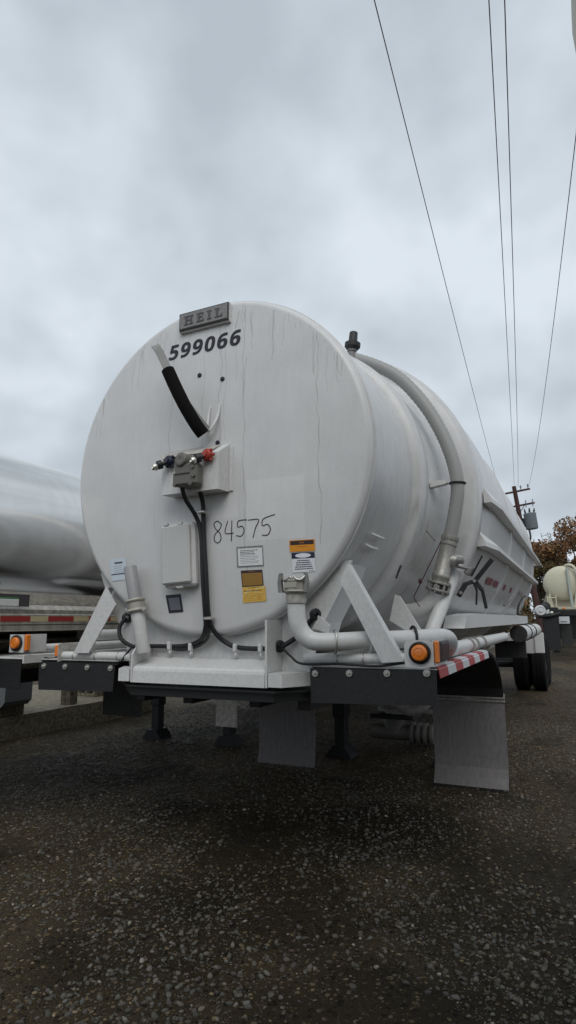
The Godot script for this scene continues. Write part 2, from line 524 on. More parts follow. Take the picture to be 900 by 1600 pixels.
func fender_side(tr: Node, s: float, tape: bool, flap_x: float, flap_d: float):
	# outline of the fender in (d, y), swept across the wheels
	var top := []
	for p in [[0.0, 1.162], [1.72, 1.168]]: top.append(Vector2(p[0], p[1]))
	for k in range(1, 9):
		var a := PI * 0.5 * k / 8.0
		top.append(Vector2(1.72 + (flap_d - 1.70) * sin(a), 0.76 + 0.408 * cos(a)))
	var low := []
	for i in range(top.size() - 1, -1, -1):
		low.append(top[i] + Vector2(-0.004, -0.006) if i > 1 else top[i] + Vector2(0, -0.006))
	var flat := [Vector2(0.0, 1.168), Vector2(1.76, 1.174), Vector2(1.76, 1.1695), Vector2(0.0, 1.1635)]
	var x0 := 0.655 if s > 0 else -1.30
	var b := B.new()
	b.prism(flat, Vector3(x0, 0, 0), Vector3(0, 0, 1), Vector3(0, 1, 0), -0.645)
	var f := part(tr, "fender", b, M.white)
	b = B.new()
	b.prism(top + low, Vector3(x0, 0, 0), Vector3(0, 0, 1), Vector3(0, 1, 0), -0.645)
	part(f, "tail", b, M.black)
	b = B.new()
	var l2 := []
	for i in range(low.size()): l2.append(low[i] + Vector2(-0.004, -0.004))
	var l3 := []
	for i in range(l2.size() - 1, -1, -1): l3.append(l2[i] + Vector2(-0.006, -0.008))
	b.prism(l2 + l3, Vector3(x0 + 0.004, 0, 0.01), Vector3(0, 0, 1), Vector3(0, 1, 0), -0.637)
	part(f, "lining", b, M.black)
	# rolled outer edge carrying the tape
	var xo := 1.302 if s > 0 else -1.302
	var pieces := 8
	for i in pieces:
		b = B.new()
		var d0 := 0.012 + 1.76 * i / pieces
		var d1 := 0.012 + 1.76 * (i + 1) / pieces
		b.prism([Vector2(-0.052 * s, 0.016), Vector2(-0.012 * s, 0.014), Vector2(0.004 * s, 0.0), Vector2(0.010 * s, -0.040), Vector2(0.004 * s, -0.040), Vector2(-0.0015 * s, -0.004), Vector2(-0.0015 * s, 0.0115), Vector2(-0.052 * s, 0.0115)], Vector3(xo, 1.164, d0), Vector3.RIGHT, Vector3.UP, d1 - d0 - 0.0005)
		if tape: part(f, "tape_segment", b, M.red_tape if i % 2 == 0 else M.white_tape)
		else: part(f, "edge_segment", b, M.white)
	# rail and flap behind the wheels
	b = B.new()
	b.box(Vector3(x0 + 0.3225, 0.752, flap_d + 0.03), Vector3(0.66, 0.05, 0.03), 0.006)
	b.box(Vector3(x0 + 0.3225, 0.712, flap_d + 0.034), Vector3(0.66, 0.022, 0.02), 0.004)
	part(tr, "flap_rail", b, M.rail_dirty)
	b = B.new()
	var pr := []
	for k in 11:
		var u := k / 10.0
		pr.append(Vector2(flap_d + 0.035 - 0.02 * u * u - 0.004 * sin(u * 7.0) - ((0.08 if s > 0.0 else 0.02) * pow(maxf(u - 0.75, 0.0) / 0.25, 2.0)), 0.715 - 0.69 * u))
	var pk := []
	for k in 11: pk.append(pr[10 - k] + Vector2(0.010, 0.0))
	b.prism(pr + pk, Vector3(flap_x, 0, 0), Vector3(0, 0, 1), Vector3(0, 1, 0), -0.61)
	part(tr, "mud_flap", b, M.flap)

# ------------------------------------------------------------------ the trailer in front
func build_trailer():
	var tr := thing("tank_trailer", "white pneumatic tank trailer numbered 599066 with round front head and fenders", "trailer")
	var b := B.new()
	var C := Vector3(0, YC, 0)
	# barrel
	b.lathe(C, Vector3(0, 0, 1), [[0.0, 1.022], [0.004, 1.034], [0.018, 1.036], [0.024, 1.028], [0.05, 1.028], [0.80, 1.036], [0.802, 1.044], [0.812, 1.082], [0.835, 1.102], [0.87, 1.108], [0.95, 1.108], [0.98, 1.096], [0.996, 1.060], [1.0, 1.034], [1.2, 1.066], [1.40, 1.118], [1.56, 1.195], [1.562, 1.21], [1.575, 1.29], [1.60, 1.33], [1.64, 1.342], [1.72, 1.346], [1.75, 1.332], [1.766, 1.29], [1.77, 1.265], [2.05, 1.330], [2.3, 1.356], [3.60, 1.36], [3.603, 1.368], [3.62, 1.376], [3.74, 1.376], [3.757, 1.368], [3.76, 1.36], [5.3, 1.362], [5.303, 1.37], [5.32, 1.378], [5.44, 1.378], [5.457, 1.37], [5.46, 1.362], [7.0, 1.36], [7.004, 1.366], [7.02, 1.374], [7.16, 1.371], [7.176, 1.362], [7.18, 1.348], [8.55, 1.25], [8.57, 1.27], [8.62, 1.28], [8.7, 1.27], [8.72, 1.245], [10.1, 1.10], [10.3, 1.06], [10.45, 0.95], [10.58, 0.7], [10.65, 0.35], [10.67, 0.0]], 120)
	part(tr, "tank_barrel", b, M.body)
	# front head
	b = B.new()
	var pf := []
	for k in 15:
		var r := 0.985 * k / 14.0
		pf.append([-(dish(r, YC)), r])
	for k in range(1, 8):
		var a := PI * 0.5 * k / 7.0
		pf.append([-(dish(0.985, YC)) - 0.036 * (1.0 - cos(a)), 0.985 + 0.041 * sin(a)])
	pf.append([0.0, 1.026])
	b.lathe(C, Vector3(0, 0, -1), pf, 128, 1)
	part(tr, "front_head", b, M.face)
	# maker's plate
	b = B.new()
	var zp := dish(0, 3.27)
	b.prism([Vector2(0.0, 3.206), Vector2(0.0, 3.326), Vector2(-0.026, 3.330), Vector2(-0.030, 3.214), Vector2(-0.024, 3.204)], Vector3(-0.206, 0, zp), Vector3(0, 0, 1), Vector3(0, 1, 0), -0.368)
	var pl := part(tr, "maker_plate", b, M.white)
	b = B.new()
	b.box(Vector3(-0.022, 3.271, zp - 0.0335), Vector3(0.364, 0.118, 0.008), 0.003)
	part(pl, "panel", b, M.plate_dark)
	b = B.new()
	b.box(Vector3(-0.022, 3.271, zp - 0.0385), Vector3(0.346, 0.100, 0.006), 0.002)
	part(pl, "name_field", b, M.plate)
	letters(pl, "HEIL", Vector3(-0.008, 3.271, 0), 0.058, M.plate_letter, 0.0, zp - 0.0412, 0.004, "Droid Serif", 1.08)
	letters(tr, "599066", Vector3(-0.018, 3.092, 0), 0.100, M.ink, 0.12, NAN, 0.0, "Droid Sans", 1.06)
	# bolt holes with rubber plugs
	for p in [[-0.047, 2.893], [0.119, 2.837], [0.098, 2.439]]:
		b = B.new()
		b.lathe(Vector3(p[0], p[1], dish(p[0], p[1])), Vector3(0, 0, -1), [[-0.002, 0.015], [0.006, 0.014], [0.009, 0.009], [0.009, 0.0]], 12)
		part(tr, "plug", b, M.ink)
	# hose tether arm with foam sleeve
	b = B.new()
	var zb := dish(0.07, 2.6)
	b.tube(curve([Vector3(0.04, 2.67, zb), Vector3(0.036, 2.6, zb - 0.012), Vector3(0.045, 2.52, zb - 0.035), Vector3(0.07, 2.505, zb - 0.05), Vector3(0.095, 2.55, zb - 0.035), Vector3(0.104, 2.61, zb - 0.012), Vector3(0.106, 2.675, zb)], 5), 0.009, 8)
	var arm := part(tr, "tether_arm", b, M.white)
	b = B.new()
	var ap := curve([Vector3(0.062, 2.50, -0.13), Vector3(-0.02, 2.64, -0.22), Vector3(-0.15, 2.88, -0.25), Vector3(-0.195, 2.985, -0.27), Vector3(-0.222, 3.03, -0.28), Vector3(-0.24, 3.045, -0.255)], 2)
	for i in ap.size() - 1:
		b.bar(ap[i], ap[i + 1] + (ap[i + 1] - ap[i]).normalized() * 0.004, 0.048, 0.010, Vector3(0.4, 0.2, -1), 0.002)
	part(arm, "flat_bar", b, M.bar_grey)
	b = B.new()
	var fp := curve([Vector3(0.042, 2.478, -0.15), Vector3(0.012, 2.535, -0.185), Vector3(-0.04, 2.64, -0.22), Vector3(-0.098, 2.76, -0.238), Vector3(-0.15, 2.875, -0.25)], 6)
	b.tube(fp, 0.039, 20)
	part(arm, "foam_sleeve", b, M.foam)
	# connection box
	var cb := connection_box(tr)
	wiring(tr)
	# document cabinet
	b = B.new()
	var q := Basis(Vector3(0, 0, 1), 0.055)
	b.box(Vector3(-0.142, 1.785, -0.085), Vector3(0.222, 0.375, 0.05), 0.014, q)
	var cab := part(tr, "document_box", b, M.white)
	b = B.new()
	b.box(Vector3(-0.150, 1.788, -0.124), Vector3(0.200, 0.345, 0.026), 0.010, q)
	part(cab, "lid", b, worn(lin(0.60, 0.60, 0.59), 0.5, 0.0, 9.0, M.white.albedo_texture))
	for x in [-0.21, -0.11]:
		b = B.new()
		b.box(Vector3(x - 0.012, 1.966, -0.128), Vector3(0.036, 0.016, 0.014), 0.003, q)
		part(cab, "hinge", b, M.zinc)
	b = B.new()
	b.box(Vector3(-0.118, 1.598, -0.115), Vector3(0.05, 0.016, 0.02), 0.003, q)
	part(cab, "latch", b, M.zinc)
	# stickers
	var ink := Color(0.16, 0.16, 0.2)
	var t: Array = text_lines(128, 12, 118, 10, 34, 9, 4, ink) + text_lines(128, 12, 118, 36, 88, 9, 2, ink)
	M.sticker_data = mat(Color(1, 1, 1), 0.5)
	M.sticker_data.albedo_texture = print_tex(128, 96, Color(0.86, 0.87, 0.87), t)
	decal(tr, "sticker", [Vector2(0.232, 1.803), Vector2(0.384, 1.803), Vector2(0.387, 1.707), Vector2(0.235, 1.706)], M.sticker_data, 0.0045)
	decal(tr, "sticker_backing", [Vector2(0.222, 1.815), Vector2(0.388, 1.815), Vector2(0.391, 1.700), Vector2(0.225, 1.699)], M.plate, 0.0025)
	M.sticker_brown = mat(Color(1, 1, 1), 0.5)
	M.sticker_brown.albedo_texture = print_tex(128, 96, Color(0.60, 0.44, 0.16), [[0, 0, 128, 96, Color(0.22, 0.12, 0.10)], [5, 17, 118, 74, Color(0.58, 0.43, 0.16)]] + text_lines(128, 40, 90, 6, 14, 8, 4, Color(0.55, 0.42, 0.2), true) + text_lines(128, 14, 116, 26, 84, 9, 2, Color(0.52, 0.38, 0.13)))
	decal(tr, "warning_sticker", [Vector2(0.247, 1.681), Vector2(0.381, 1.681), Vector2(0.387, 1.594), Vector2(0.254, 1.590)], M.sticker_brown)
	M.sticker_yellow = mat(Color(1, 1, 1), 0.5)
	var blots := []
	for i in 60: blots.append([rng.randi_range(0, 120), rng.randi_range(0, 70), rng.randi_range(2, 16), rng.randi_range(2, 14), Color(0.88, 0.83, 0.62).lerp(Color(0.80, 0.56, 0.12), rng.randf())])
	M.sticker_yellow.albedo_texture = print_tex(128, 76, Color(0.85, 0.68, 0.28), blots + text_lines(128, 36, 94, 4, 12, 8, 3, Color(0.45, 0.3, 0.1), true) + text_lines(128, 8, 122, 17, 27, 9, 6, Color(0.42, 0.3, 0.14)) + text_lines(128, 8, 118, 34, 72, 8, 2, Color(0.6, 0.45, 0.2)))
	decal(tr, "warning_sticker", [Vector2(0.254, 1.588), Vector2(0.396, 1.592), Vector2(0.399, 1.509), Vector2(0.255, 1.502)], M.sticker_yellow)
	M.sticker_caution = mat(Color(1, 1, 1), 0.45)
	M.sticker_caution.albedo_texture = print_tex(128, 56, Color(0.86, 0.56, 0.03), [[5, 4, 118, 20, Color(0.16, 0.07, 0.05)]] + text_lines(128, 46, 80, 10, 20, 9, 7, Color(0.62, 0.36, 0.1), true) + text_lines(128, 30, 96, 31, 41, 9, 4, Color(0.66, 0.36, 0.04), true))
	decal(tr, "warning_sticker", [Vector2(0.547, 1.832), Vector2(0.693, 1.832), Vector2(0.694, 1.769), Vector2(0.549, 1.769)], M.sticker_caution)
	M.sticker_notice = mat(Color(1, 1, 1), 0.45)
	var oval := []
	for k in 24:
		var hw := int(44.0 * sqrt(1.0 - pow((k - 11.5) / 12.0, 2.0)))
		oval.append([64 - hw, 4 + k, 2 * hw, 1, Color(0.9, 0.9, 0.92)])
	M.sticker_notice.albedo_texture = print_tex(128, 104, Color(0.86, 0.87, 0.88), [[0, 0, 128, 32, Color(0.10, 0.08, 0.22)]] + oval + text_lines(128, 14, 114, 40, 94, 11, 6, Color(0.14, 0.13, 0.2), true) + [[92, 97, 28, 2, Color(0.2, 0.2, 0.25)]])
	decal(tr, "notice_sticker", [Vector2(0.558, 1.764), Vector2(0.690, 1.763), Vector2(0.694, 1.659), Vector2(0.562, 1.657)], M.sticker_notice)
	M.sticker_left = mat(Color(1, 1, 1), 0.5)
	M.sticker_left.albedo_texture = print_tex(96, 96, Color(0.78, 0.82, 0.86), [[28, 16, 46, 7, Color(0.2, 0.2, 0.24)], [0, 66, 96, 5, Color(0.2, 0.2, 0.25)]] + text_lines(96, 22, 84, 32, 62, 9, 2, Color(0.45, 0.48, 0.55)))
	decal(tr, "sticker", [Vector2(-0.719, 1.793), Vector2(-0.580, 1.798), Vector2(-0.559, 1.662), Vector2(-0.692, 1.656)], M.sticker_left)
	M.sticker_code = mat(Color(1, 1, 1), 0.5)
	M.sticker_code.albedo_texture = print_tex(64, 64, Color(0.10, 0.085, 0.15), [[9, 11, 46, 44, Color(0.40, 0.40, 0.45)]])
	decal(tr, "square_sticker", [Vector2(-0.270, 1.557), Vector2(-0.160, 1.562), Vector2(-0.144, 1.458), Vector2(-0.248, 1.452)], M.sticker_code)
	# hand-written number
	var strokes := [
		[[0.118, 1.958], [0.098, 1.972], [0.076, 1.955], [0.088, 1.925], [0.115, 1.900], [0.122, 1.865], [0.100, 1.845], [0.078, 1.862], [0.082, 1.893], [0.115, 1.925], [0.126, 1.950], [0.118, 1.958]],
		[[0.168, 1.968], [0.150, 1.900], [0.205, 1.896]], [[0.195, 1.968], [0.190, 1.85]],
		[[0.292, 1.965], [0.238, 1.962], [0.233, 1.928], [0.262, 1.930], [0.272, 1.902], [0.255, 1.875], [0.222, 1.880]],
		[[0.300, 1.962], [0.365, 1.960], [0.345, 1.915], [0.328, 1.860]],
		[[0.465, 1.982], [0.395, 1.962], [0.388, 1.925], [0.420, 1.930], [0.436, 1.902], [0.420, 1.872], [0.385, 1.872]]]
	b = B.new()
	for s in strokes:
		var pp := []
		for k in s: pp.append(Vector3(k[0], k[1], dish(k[0], k[1]) - 0.0008))
		b.tube(curve(pp, 5), 0.0028, 6)
	part(tr, "handwritten_number", b, M.marker)
	# saddle under the head
	b = B.new()
	b.prism([Vector2(-0.60, 1.13), Vector2(0.62, 1.13), Vector2(0.672, 1.35), Vector2(0.702, 1.394), Vector2(0.806, 1.575), Vector2(0.87, 1.72), Vector2(0.6, 1.7), Vector2(-0.6, 1.7), Vector2(-0.87, 1.72), Vector2(-0.806, 1.575), Vector2(-0.70, 1.394), Vector2(-0.66, 1.35)], Vector3(0, 0, 0.05), Vector3.RIGHT, Vector3.UP, 0.012)
	b.prism([Vector2(0.672, 1.30), Vector2(0.702, 1.394), Vector2(0.806, 1.575), Vector2(0.86, 1.70), Vector2(0.84, 1.70), Vector2(0.786, 1.585), Vector2(0.686, 1.41), Vector2(0.656, 1.30)], Vector3(0, 0, 0.064), Vector3.RIGHT, Vector3.UP, 0.25)
	b.prism([Vector2(-0.672, 1.30), Vector2(-0.702, 1.394), Vector2(-0.806, 1.575), Vector2(-0.86, 1.70), Vector2(-0.84, 1.70), Vector2(-0.786, 1.585), Vector2(-0.686, 1.41), Vector2(-0.656, 1.30)], Vector3(0, 0, 0.064), Vector3.RIGHT, Vector3.UP, 0.25)
	part(tr, "saddle", b, M.white)
	# bent apron over the king pin
	b = B.new()
	var ap2 := [Vector2(0.048, 1.196), Vector2(-0.09, 1.158), Vector2(-0.115, 1.150), Vector2(-0.126, 1.140), Vector2(-0.130, 1.125), Vector2(-0.133, 1.060), Vector2(-0.127, 1.060), Vector2(-0.123, 1.122), Vector2(-0.110, 1.140), Vector2(0.048, 1.184)]
	b.prism(ap2, Vector3(-0.428, 0, 0), Vector3(0, 0, 1), Vector3(0, 1, 0), -0.862)
	part(tr, "apron", b, M.white)
	for s in [[-0.438, 1.268], [0.4425, 1.408]]:
		b = B.new()
		b.prism([Vector2(-0.13, 1.06), Vector2(0.046, 1.06), Vector2(0.046, s[1]), Vector2(-0.085, s[1]), Vector2(-0.13, s[1] - (0.0 if s[0] > 0 else 0.05))], Vector3(s[0] + 0.006, 0, 0), Vector3(0, 0, 1), Vector3(0, 1, 0), 0.012)
		part(tr, "apron_cheek", b, M.white)
	for s in [-1.0, 1.0]:
		b = B.new()
		b.prism([Vector2(0.455 * s, -0.13), Vector2(0.533 * s, -0.13), Vector2(0.64 * s, 0.046), Vector2(0.455 * s, 0.046)], Vector3(0, 1.064, 0), Vector3.RIGHT, Vector3(0, 0, 1), -0.07)
		part(tr, "step_block", b, M.white)
	# coupler plate
	b = B.new()
	b.prism([Vector2(-0.48, -0.125), Vector2(0.49, -0.125), Vector2(0.72, 0.12), Vector2(0.72, 1.5), Vector2(-0.72, 1.5), Vector2(-0.72, 0.12)], Vector3(0, 1.045, 0), Vector3.RIGHT, Vector3(0, 0, 1), 0.012)
	b.prism([Vector2(-0.46, -0.10), Vector2(0.47, -0.10), Vector2(0.70, 0.14), Vector2(0.70, 1.45), Vector2(-0.70, 1.45), Vector2(-0.70, 0.14)], Vector3(0, 0.985, 0), Vector3.RIGHT, Vector3(0, 0, 1), -0.055)
	var cp := part(tr, "coupler_plate", b, M.black)
	b = B.new()
	b.lathe(Vector3(0, 0.985, 0.62), Vector3.DOWN, [[0.0, 0.06], [0.02, 0.06], [0.02, 0.036], [0.06, 0.036], [0.06, 0.055], [0.085, 0.055], [0.085, 0.0]], 20)
	part(cp, "king_pin", b, M.black)
	b = B.new()
	for x in [-0.55, -0.2, 0.25, 0.55]: b.box(Vector3(x, 0.955, 0.75), Vector3(0.07, 0.06, 1.3), 0.005)
	b.box(Vector3(0.0, 1.15, 1.75), Vector3(1.1, 0.16, 0.1), 0.01)
	part(cp, "stiffener", b, M.black)
	# frame and skirt hidden under the barrel
	b = B.new()
	for s in [-1.0, 1.0]:
		b = B.new()
		b.box(Vector3(0.47 * s, 1.12, 2.3), Vector3(0.09, 0.16, 4.2), 0.01)
		part(tr, "frame_rail", b, M.white_dirty)
		b = B.new()
		b.box(Vector3(0.47 * s, 1.0, 9.9), Vector3(0.09, 0.2, 4.4), 0.01)
		part(tr, "frame_rail", b, M.white_dirty)
	b = B.new()
	b.box(Vector3(0, 1.12, 3.3), Vector3(1.4, 0.12, 0.12), 0.01)
	part(tr, "cross_member", b, M.white_dirty)
	# fenders
	fender_side(tr, 1.0, true, 0.69, 2.58)
	fender_side(tr, -1.0, false, -1.07, 2.60)
	for s in [-1.0, 1.0]:
		b = B.new()
		var x0: float = 0.64 if s > 0 else -1.31
		var N := 16
		var ou := []
		if s > 0: ou = [Vector2(0.64, 1.157), Vector2(0.80, 1.159), Vector2(1.0, 1.157), Vector2(1.15, 1.161), Vector2(1.298, 1.160), Vector2(1.294, 1.0), Vector2(1.1, 0.992), Vector2(0.9, 0.988), Vector2(0.644, 0.982)]
		else: ou = [Vector2(-0.668, 1.13), Vector2(-0.69, 1.148), Vector2(-0.9, 1.147), Vector2(-1.1, 1.150), Vector2(-1.285, 1.146), Vector2(-1.306, 1.125), Vector2(-1.298, 0.972), Vector2(-1.0, 0.976), Vector2(-0.676, 0.985)]
		b.prism(ou, Vector3(0, 0, -0.004), Vector3.RIGHT, Vector3.UP, -0.0)
		b = B.new()
		b.prism(ou, Vector3(0, 0, -0.010), Vector3.RIGHT, Vector3.UP, 0.008)
		var rb := part(tr, "rubber_apron", b, M.rubber)
		for x in ([0.671, 0.859, 1.056, 1.253] if s > 0 else [-0.698, -0.885, -1.073, -1.258]):
			bolt(rb, Vector3(x, (1.131 + (x - 0.671) * 0.03) if s > 0 else 1.123, -0.012), 0.0185)
	# pipes, braces, lamps on the fender line
	b = B.new()
	b.tube([Vector3(0.60, 1.203, 0.02), Vector3(1.15, 1.212, 0.02)], 0.027, 18)
	var lp := part(tr, "light_conduit", b, M.white)
	for x in [0.79, 0.93]:
		b = B.new()
		b.tube(ring(Vector3(x, 1.206, 0.02), Vector3.RIGHT, 0.029, 16), 0.004, 6, false)
		part(lp, "clamp", b, M.zinc)
	b = B.new()
	b.tube([Vector3(-0.56, 1.194, 0.02), Vector3(-1.12, 1.190, 0.02)], 0.027, 18)
	var lq := part(tr, "light_conduit", b, M.white)
	for x in [-0.66, -0.84, -1.02]:
		b = B.new()
		b.tube(ring(Vector3(x, 1.192, 0.02), Vector3.RIGHT, 0.029, 16), 0.004, 6, false)
		part(lq, "clamp", b, M.zinc)
	unloading_pipe(tr)
	# diagonal braces
	for q4 in [[Vector2(0.874, 1.690), Vector2(0.829, 1.605), Vector2(1.039, 1.194), Vector2(1.143, 1.202)], [Vector2(-0.741, 1.623), Vector2(-0.657, 1.509), Vector2(-0.858, 1.213), Vector2(-0.981, 1.211)]]:
		b = B.new()
		b.prism(q4, Vector3(0, 0, -0.038), Vector3.RIGHT, Vector3.UP, 0.010)
		var c0: Vector2 = q4[0] if q4[0].x > 0 else q4[0]
		var e0: Vector2 = q4[3]
		var dd: Vector2 = (e0 - c0).normalized()
		var nn := Vector2(-dd.y, dd.x) * (-1.0 if c0.x > 0 else 1.0)
		b.prism([c0, e0, e0 + nn * 0.008, c0 + nn * 0.008], Vector3(0, 0, -0.0278), Vector3.RIGHT, Vector3.UP, 0.06)
		part(tr, "brace", b, M.white)
	lamp_bracket(tr, 1.0)
	lamp_bracket(tr, -1.0)
	# cap tube beside the apron
	b = B.new()
	var ta := Vector3(-0.372, 1.222, -0.105)
	var te := Vector3(-0.478, 1.732, -0.13)
	var dv := (te - ta).normalized()
	var ln := (te - ta).length()
	b.lathe(ta, dv, [[0.0, 0.0], [0.0, 0.036], [0.012, 0.041], [ln * 0.55, 0.040], [ln * 0.55, 0.0]], 26)
	var tu := part(tr, "vent_tube", b, M.white)
	b = B.new()
	b.lathe(ta, dv, [[ln * 0.54, 0.0], [ln * 0.54, 0.0385], [ln - 0.006, 0.0385], [ln, 0.035], [ln - 0.02, 0.033], [ln - 0.02, 0.0]], 26)
	part(tu, "upper_sleeve", b, M.grey_plastic)
	b = B.new()
	b.lathe(ta, dv, [[ln * 0.47, 0.043], [ln * 0.47, 0.058], [ln * 0.485, 0.062], [ln * 0.50, 0.058], [ln * 0.51, 0.05], [ln * 0.58, 0.05], [ln * 0.585, 0.057], [ln * 0.60, 0.06], [ln * 0.615, 0.055], [ln * 0.615, 0.041]], 22)
	part(tu, "collar", b, M.alu_cast)
	for s in [-1.0, 1.0]:
		b = B.new()
		b.box(ta + dv * ln * 0.49 + Vector3(0.062 * s, 0.0, -0.01), Vector3(0.022, 0.018, 0.03), 0.004)
		part(tu, "lug", b, M.zinc)
	barrel_side(tr)
	running_gear(tr)

func ring(o: Vector3, ax: Vector3, r: float, n: int) -> Array:
	var s := ax.cross(Vector3.UP if absf(ax.y) < 0.9 else Vector3.RIGHT).normalized()
	var u := ax.cross(s)
	var out := []
	for k in n + 1:
		var a := TAU * k / n
		out.append(o + (s * cos(a) + u * sin(a)) * r)
	return out

func letters(parent: Node, s: String, at: Vector3, h: float, m: Material, shear: float, zflat: float, depth: float, fname: String, widen: float):
	var f := SystemFont.new()
	f.font_names = PackedStringArray([fname])
	f.font_weight = 700
	var fv := FontVariation.new()
	fv.base_font = f
	fv.variation_embolden = 0.0 if zflat != zflat else 0.2
	var x := 0.0
	var items := []
	for ch in s:
		var tm := TextMesh.new()
		tm.text = ch; tm.font = fv; tm.font_size = 64; tm.pixel_size = 0.01; tm.depth = 0.02
		tm.horizontal_alignment = HORIZONTAL_ALIGNMENT_LEFT
		var bb := tm.get_aabb()
		items.append([tm.get_mesh_arrays(), bb, x])
		x += bb.size.x + 0.09 * (2.2 if zflat == zflat else 1.0)
	var tall: float = items[0][1].size.y
	var k := h / tall
	var w := x * k * widen
	for it in items:
		var a: Array = it[0]
		var vs: PackedVector3Array = a[Mesh.ARRAY_VERTEX]
		var out := PackedVector3Array()
		var y0: float = it[1].position.y
		for p in vs:
			var X: float = (p.x - it[1].position.x + it[2]) * k * widen - w * 0.5
			var Y: float = (p.y - y0) * k - h * 0.5
			X += Y * shear
			var wx := at.x + X
			var wy := at.y + Y
			var z: float
			if zflat == zflat: z = zflat - (depth if p.z > 0.0 else 0.0)
			else: z = dish(wx, wy) - (0.0035 if p.z > 0.0 else 0.0005)
			out.append(Vector3(wx, wy, -z))
		if zflat != zflat:
			# second pass a hair to the side and behind thickens the painted stroke
			var twin := PackedVector3Array()
			for p in out: twin.append(p + Vector3(0.0012, 0.0, -0.0004))
			var nn: PackedVector3Array = a[Mesh.ARRAY_NORMAL]
			var n2: PackedVector3Array = nn.duplicate()
			n2.append_array(nn)
			var ii: PackedInt32Array = a[Mesh.ARRAY_INDEX] if a[Mesh.ARRAY_INDEX] != null else PackedInt32Array()
			if ii.is_empty():
				for q in out.size(): ii.append(q)
			var i2: PackedInt32Array = ii.duplicate()
			for q in ii: i2.append(q + out.size())
			out.append_array(twin)
			var b2 := []
			b2.resize(Mesh.ARRAY_MAX)
			b2[Mesh.ARRAY_NORMAL] = n2; b2[Mesh.ARRAY_INDEX] = i2
			a = b2
		a[Mesh.ARRAY_VERTEX] = out
		var am := ArrayMesh.new()
		am.add_surface_from_arrays(Mesh.PRIMITIVE_TRIANGLES, a)
		part(parent, "letter" if zflat == zflat else "digit", am, m)

func connection_box(tr: Node) -> Node:
	var b := B.new()
	# folded sheet box, open slope at the top
	var z0 := -0.065
	b.prism([Vector2(z0, 2.135), Vector2(-0.20, 2.13), Vector2(-0.20, 2.345), Vector2(z0, 2.43)], Vector3(-0.205, 0, 0), Vector3(0, 0, 1), Vector3(0, 1, 0), -0.385)
	var o := part(tr, "connection_box", b, M.white)
	b = B.new()
	b.prism([Vector2(z0 + 0.01, 2.442), Vector2(-0.212, 2.352), Vector2(-0.214, 2.347), Vector2(z0 + 0.01, 2.434)], Vector3(-0.235, 0, 0), Vector3(0, 0, 1), Vector3(0, 1, 0), -0.36)
	part(o, "top_flange", b, M.white_dirty)
	b = B.new()
	b.prism([Vector2(0.182, 2.14), Vector2(0.205, 2.14), Vector2(0.205, 2.40), Vector2(0.182, 2.40)], Vector3(0, 0, -0.085), Vector3.RIGHT, Vector3.UP, 0.012)
	part(o, "mounting_flange", b, M.white)
	# socket: cast body with lid and hinge
	b = B.new()
	b.box(Vector3(0.012, 2.215, -0.245), Vector3(0.15, 0.135, 0.085), 0.016)
	b.box(Vector3(0.0, 2.185, -0.275), Vector3(0.135, 0.075, 0.04), 0.012)
	b.box(Vector3(0.015, 2.30, -0.235), Vector3(0.10, 0.06, 0.06), 0.012)
	var so := part(o, "electrical_socket", b, M.grey_cast)
	b = B.new()
	b.lathe(Vector3(-0.012, 2.298, -0.26), Vector3(-0.15, 0.1, -1), [[0.0, 0.042], [0.03, 0.042], [0.036, 0.036], [0.036, 0.012], [0.03, 0.0]], 22)
	part(so, "lid", b, M.grey_cast)
	b = B.new()
	b.box(Vector3(0.0, 2.216, -0.297), Vector3(0.11, 0.006, 0.006), 0.001)
	part(so, "seam", b, M.plate_dark)
	for p in [[-0.05, 2.155], [0.055, 2.155], [0.075, 2.20], [0.068, 2.25]]:
		b = B.new()
		b.lathe(Vector3(p[0], p[1], -0.285), Vector3(0, 0, -1), [[0.0, 0.011], [0.012, 0.010], [0.012, 0.0]], 10)
		part(so, "screw", b, M.grey_cast)
	# air couplings, one blue and one red
	for g in [[-0.135, 2.318, -0.225, M.blue, -1.0], [0.128, 2.325, -0.225, M.red, 1.0]]:
		var c0 := Vector3(g[0], g[1], g[2])
		b = B.new()
		b.lathe(c0 + Vector3(0, 0, 0.04), Vector3(-0.35, 0.1, -1), [[0.0, 0.016], [0.02, 0.016], [0.02, 0.032], [0.032, 0.035], [0.045, 0.035], [0.052, 0.030], [0.052, 0.02], [0.06, 0.02], [0.06, 0.0]], 22)
		var gh := part(o, "air_coupling", b, g[3])
		for kk in 6:
			b = B.new()
			var an := TAU * kk / 6
			b.box(c0 + Vector3(cos(an) * 0.033, sin(an) * 0.033, 0.002), Vector3(0.014, 0.014, 0.018), 0.003)
			part(gh, "lobe", b, g[3])
		b = B.new()
		b.lathe(c0 + Vector3(-0.02, -0.012, -0.02), Vector3(-0.7, -0.45, -0.8), [[0.0, 0.012], [0.02, 0.012], [0.02, 0.026], [0.045, 0.026], [0.045, 0.0]], 16)
		part(gh, "nipple", b, M.cable)
		b = B.new()
		b.lathe(c0 + Vector3(-0.045, -0.03, -0.052), Vector3(-0.7, -0.6, -0.5), [[0.0, 0.014], [0.012, 0.022], [0.026, 0.022], [0.03, 0.012], [0.04, 0.012], [0.04, 0.0]], 14)
		part(gh, "fitting", b, M.zinc)
	return o

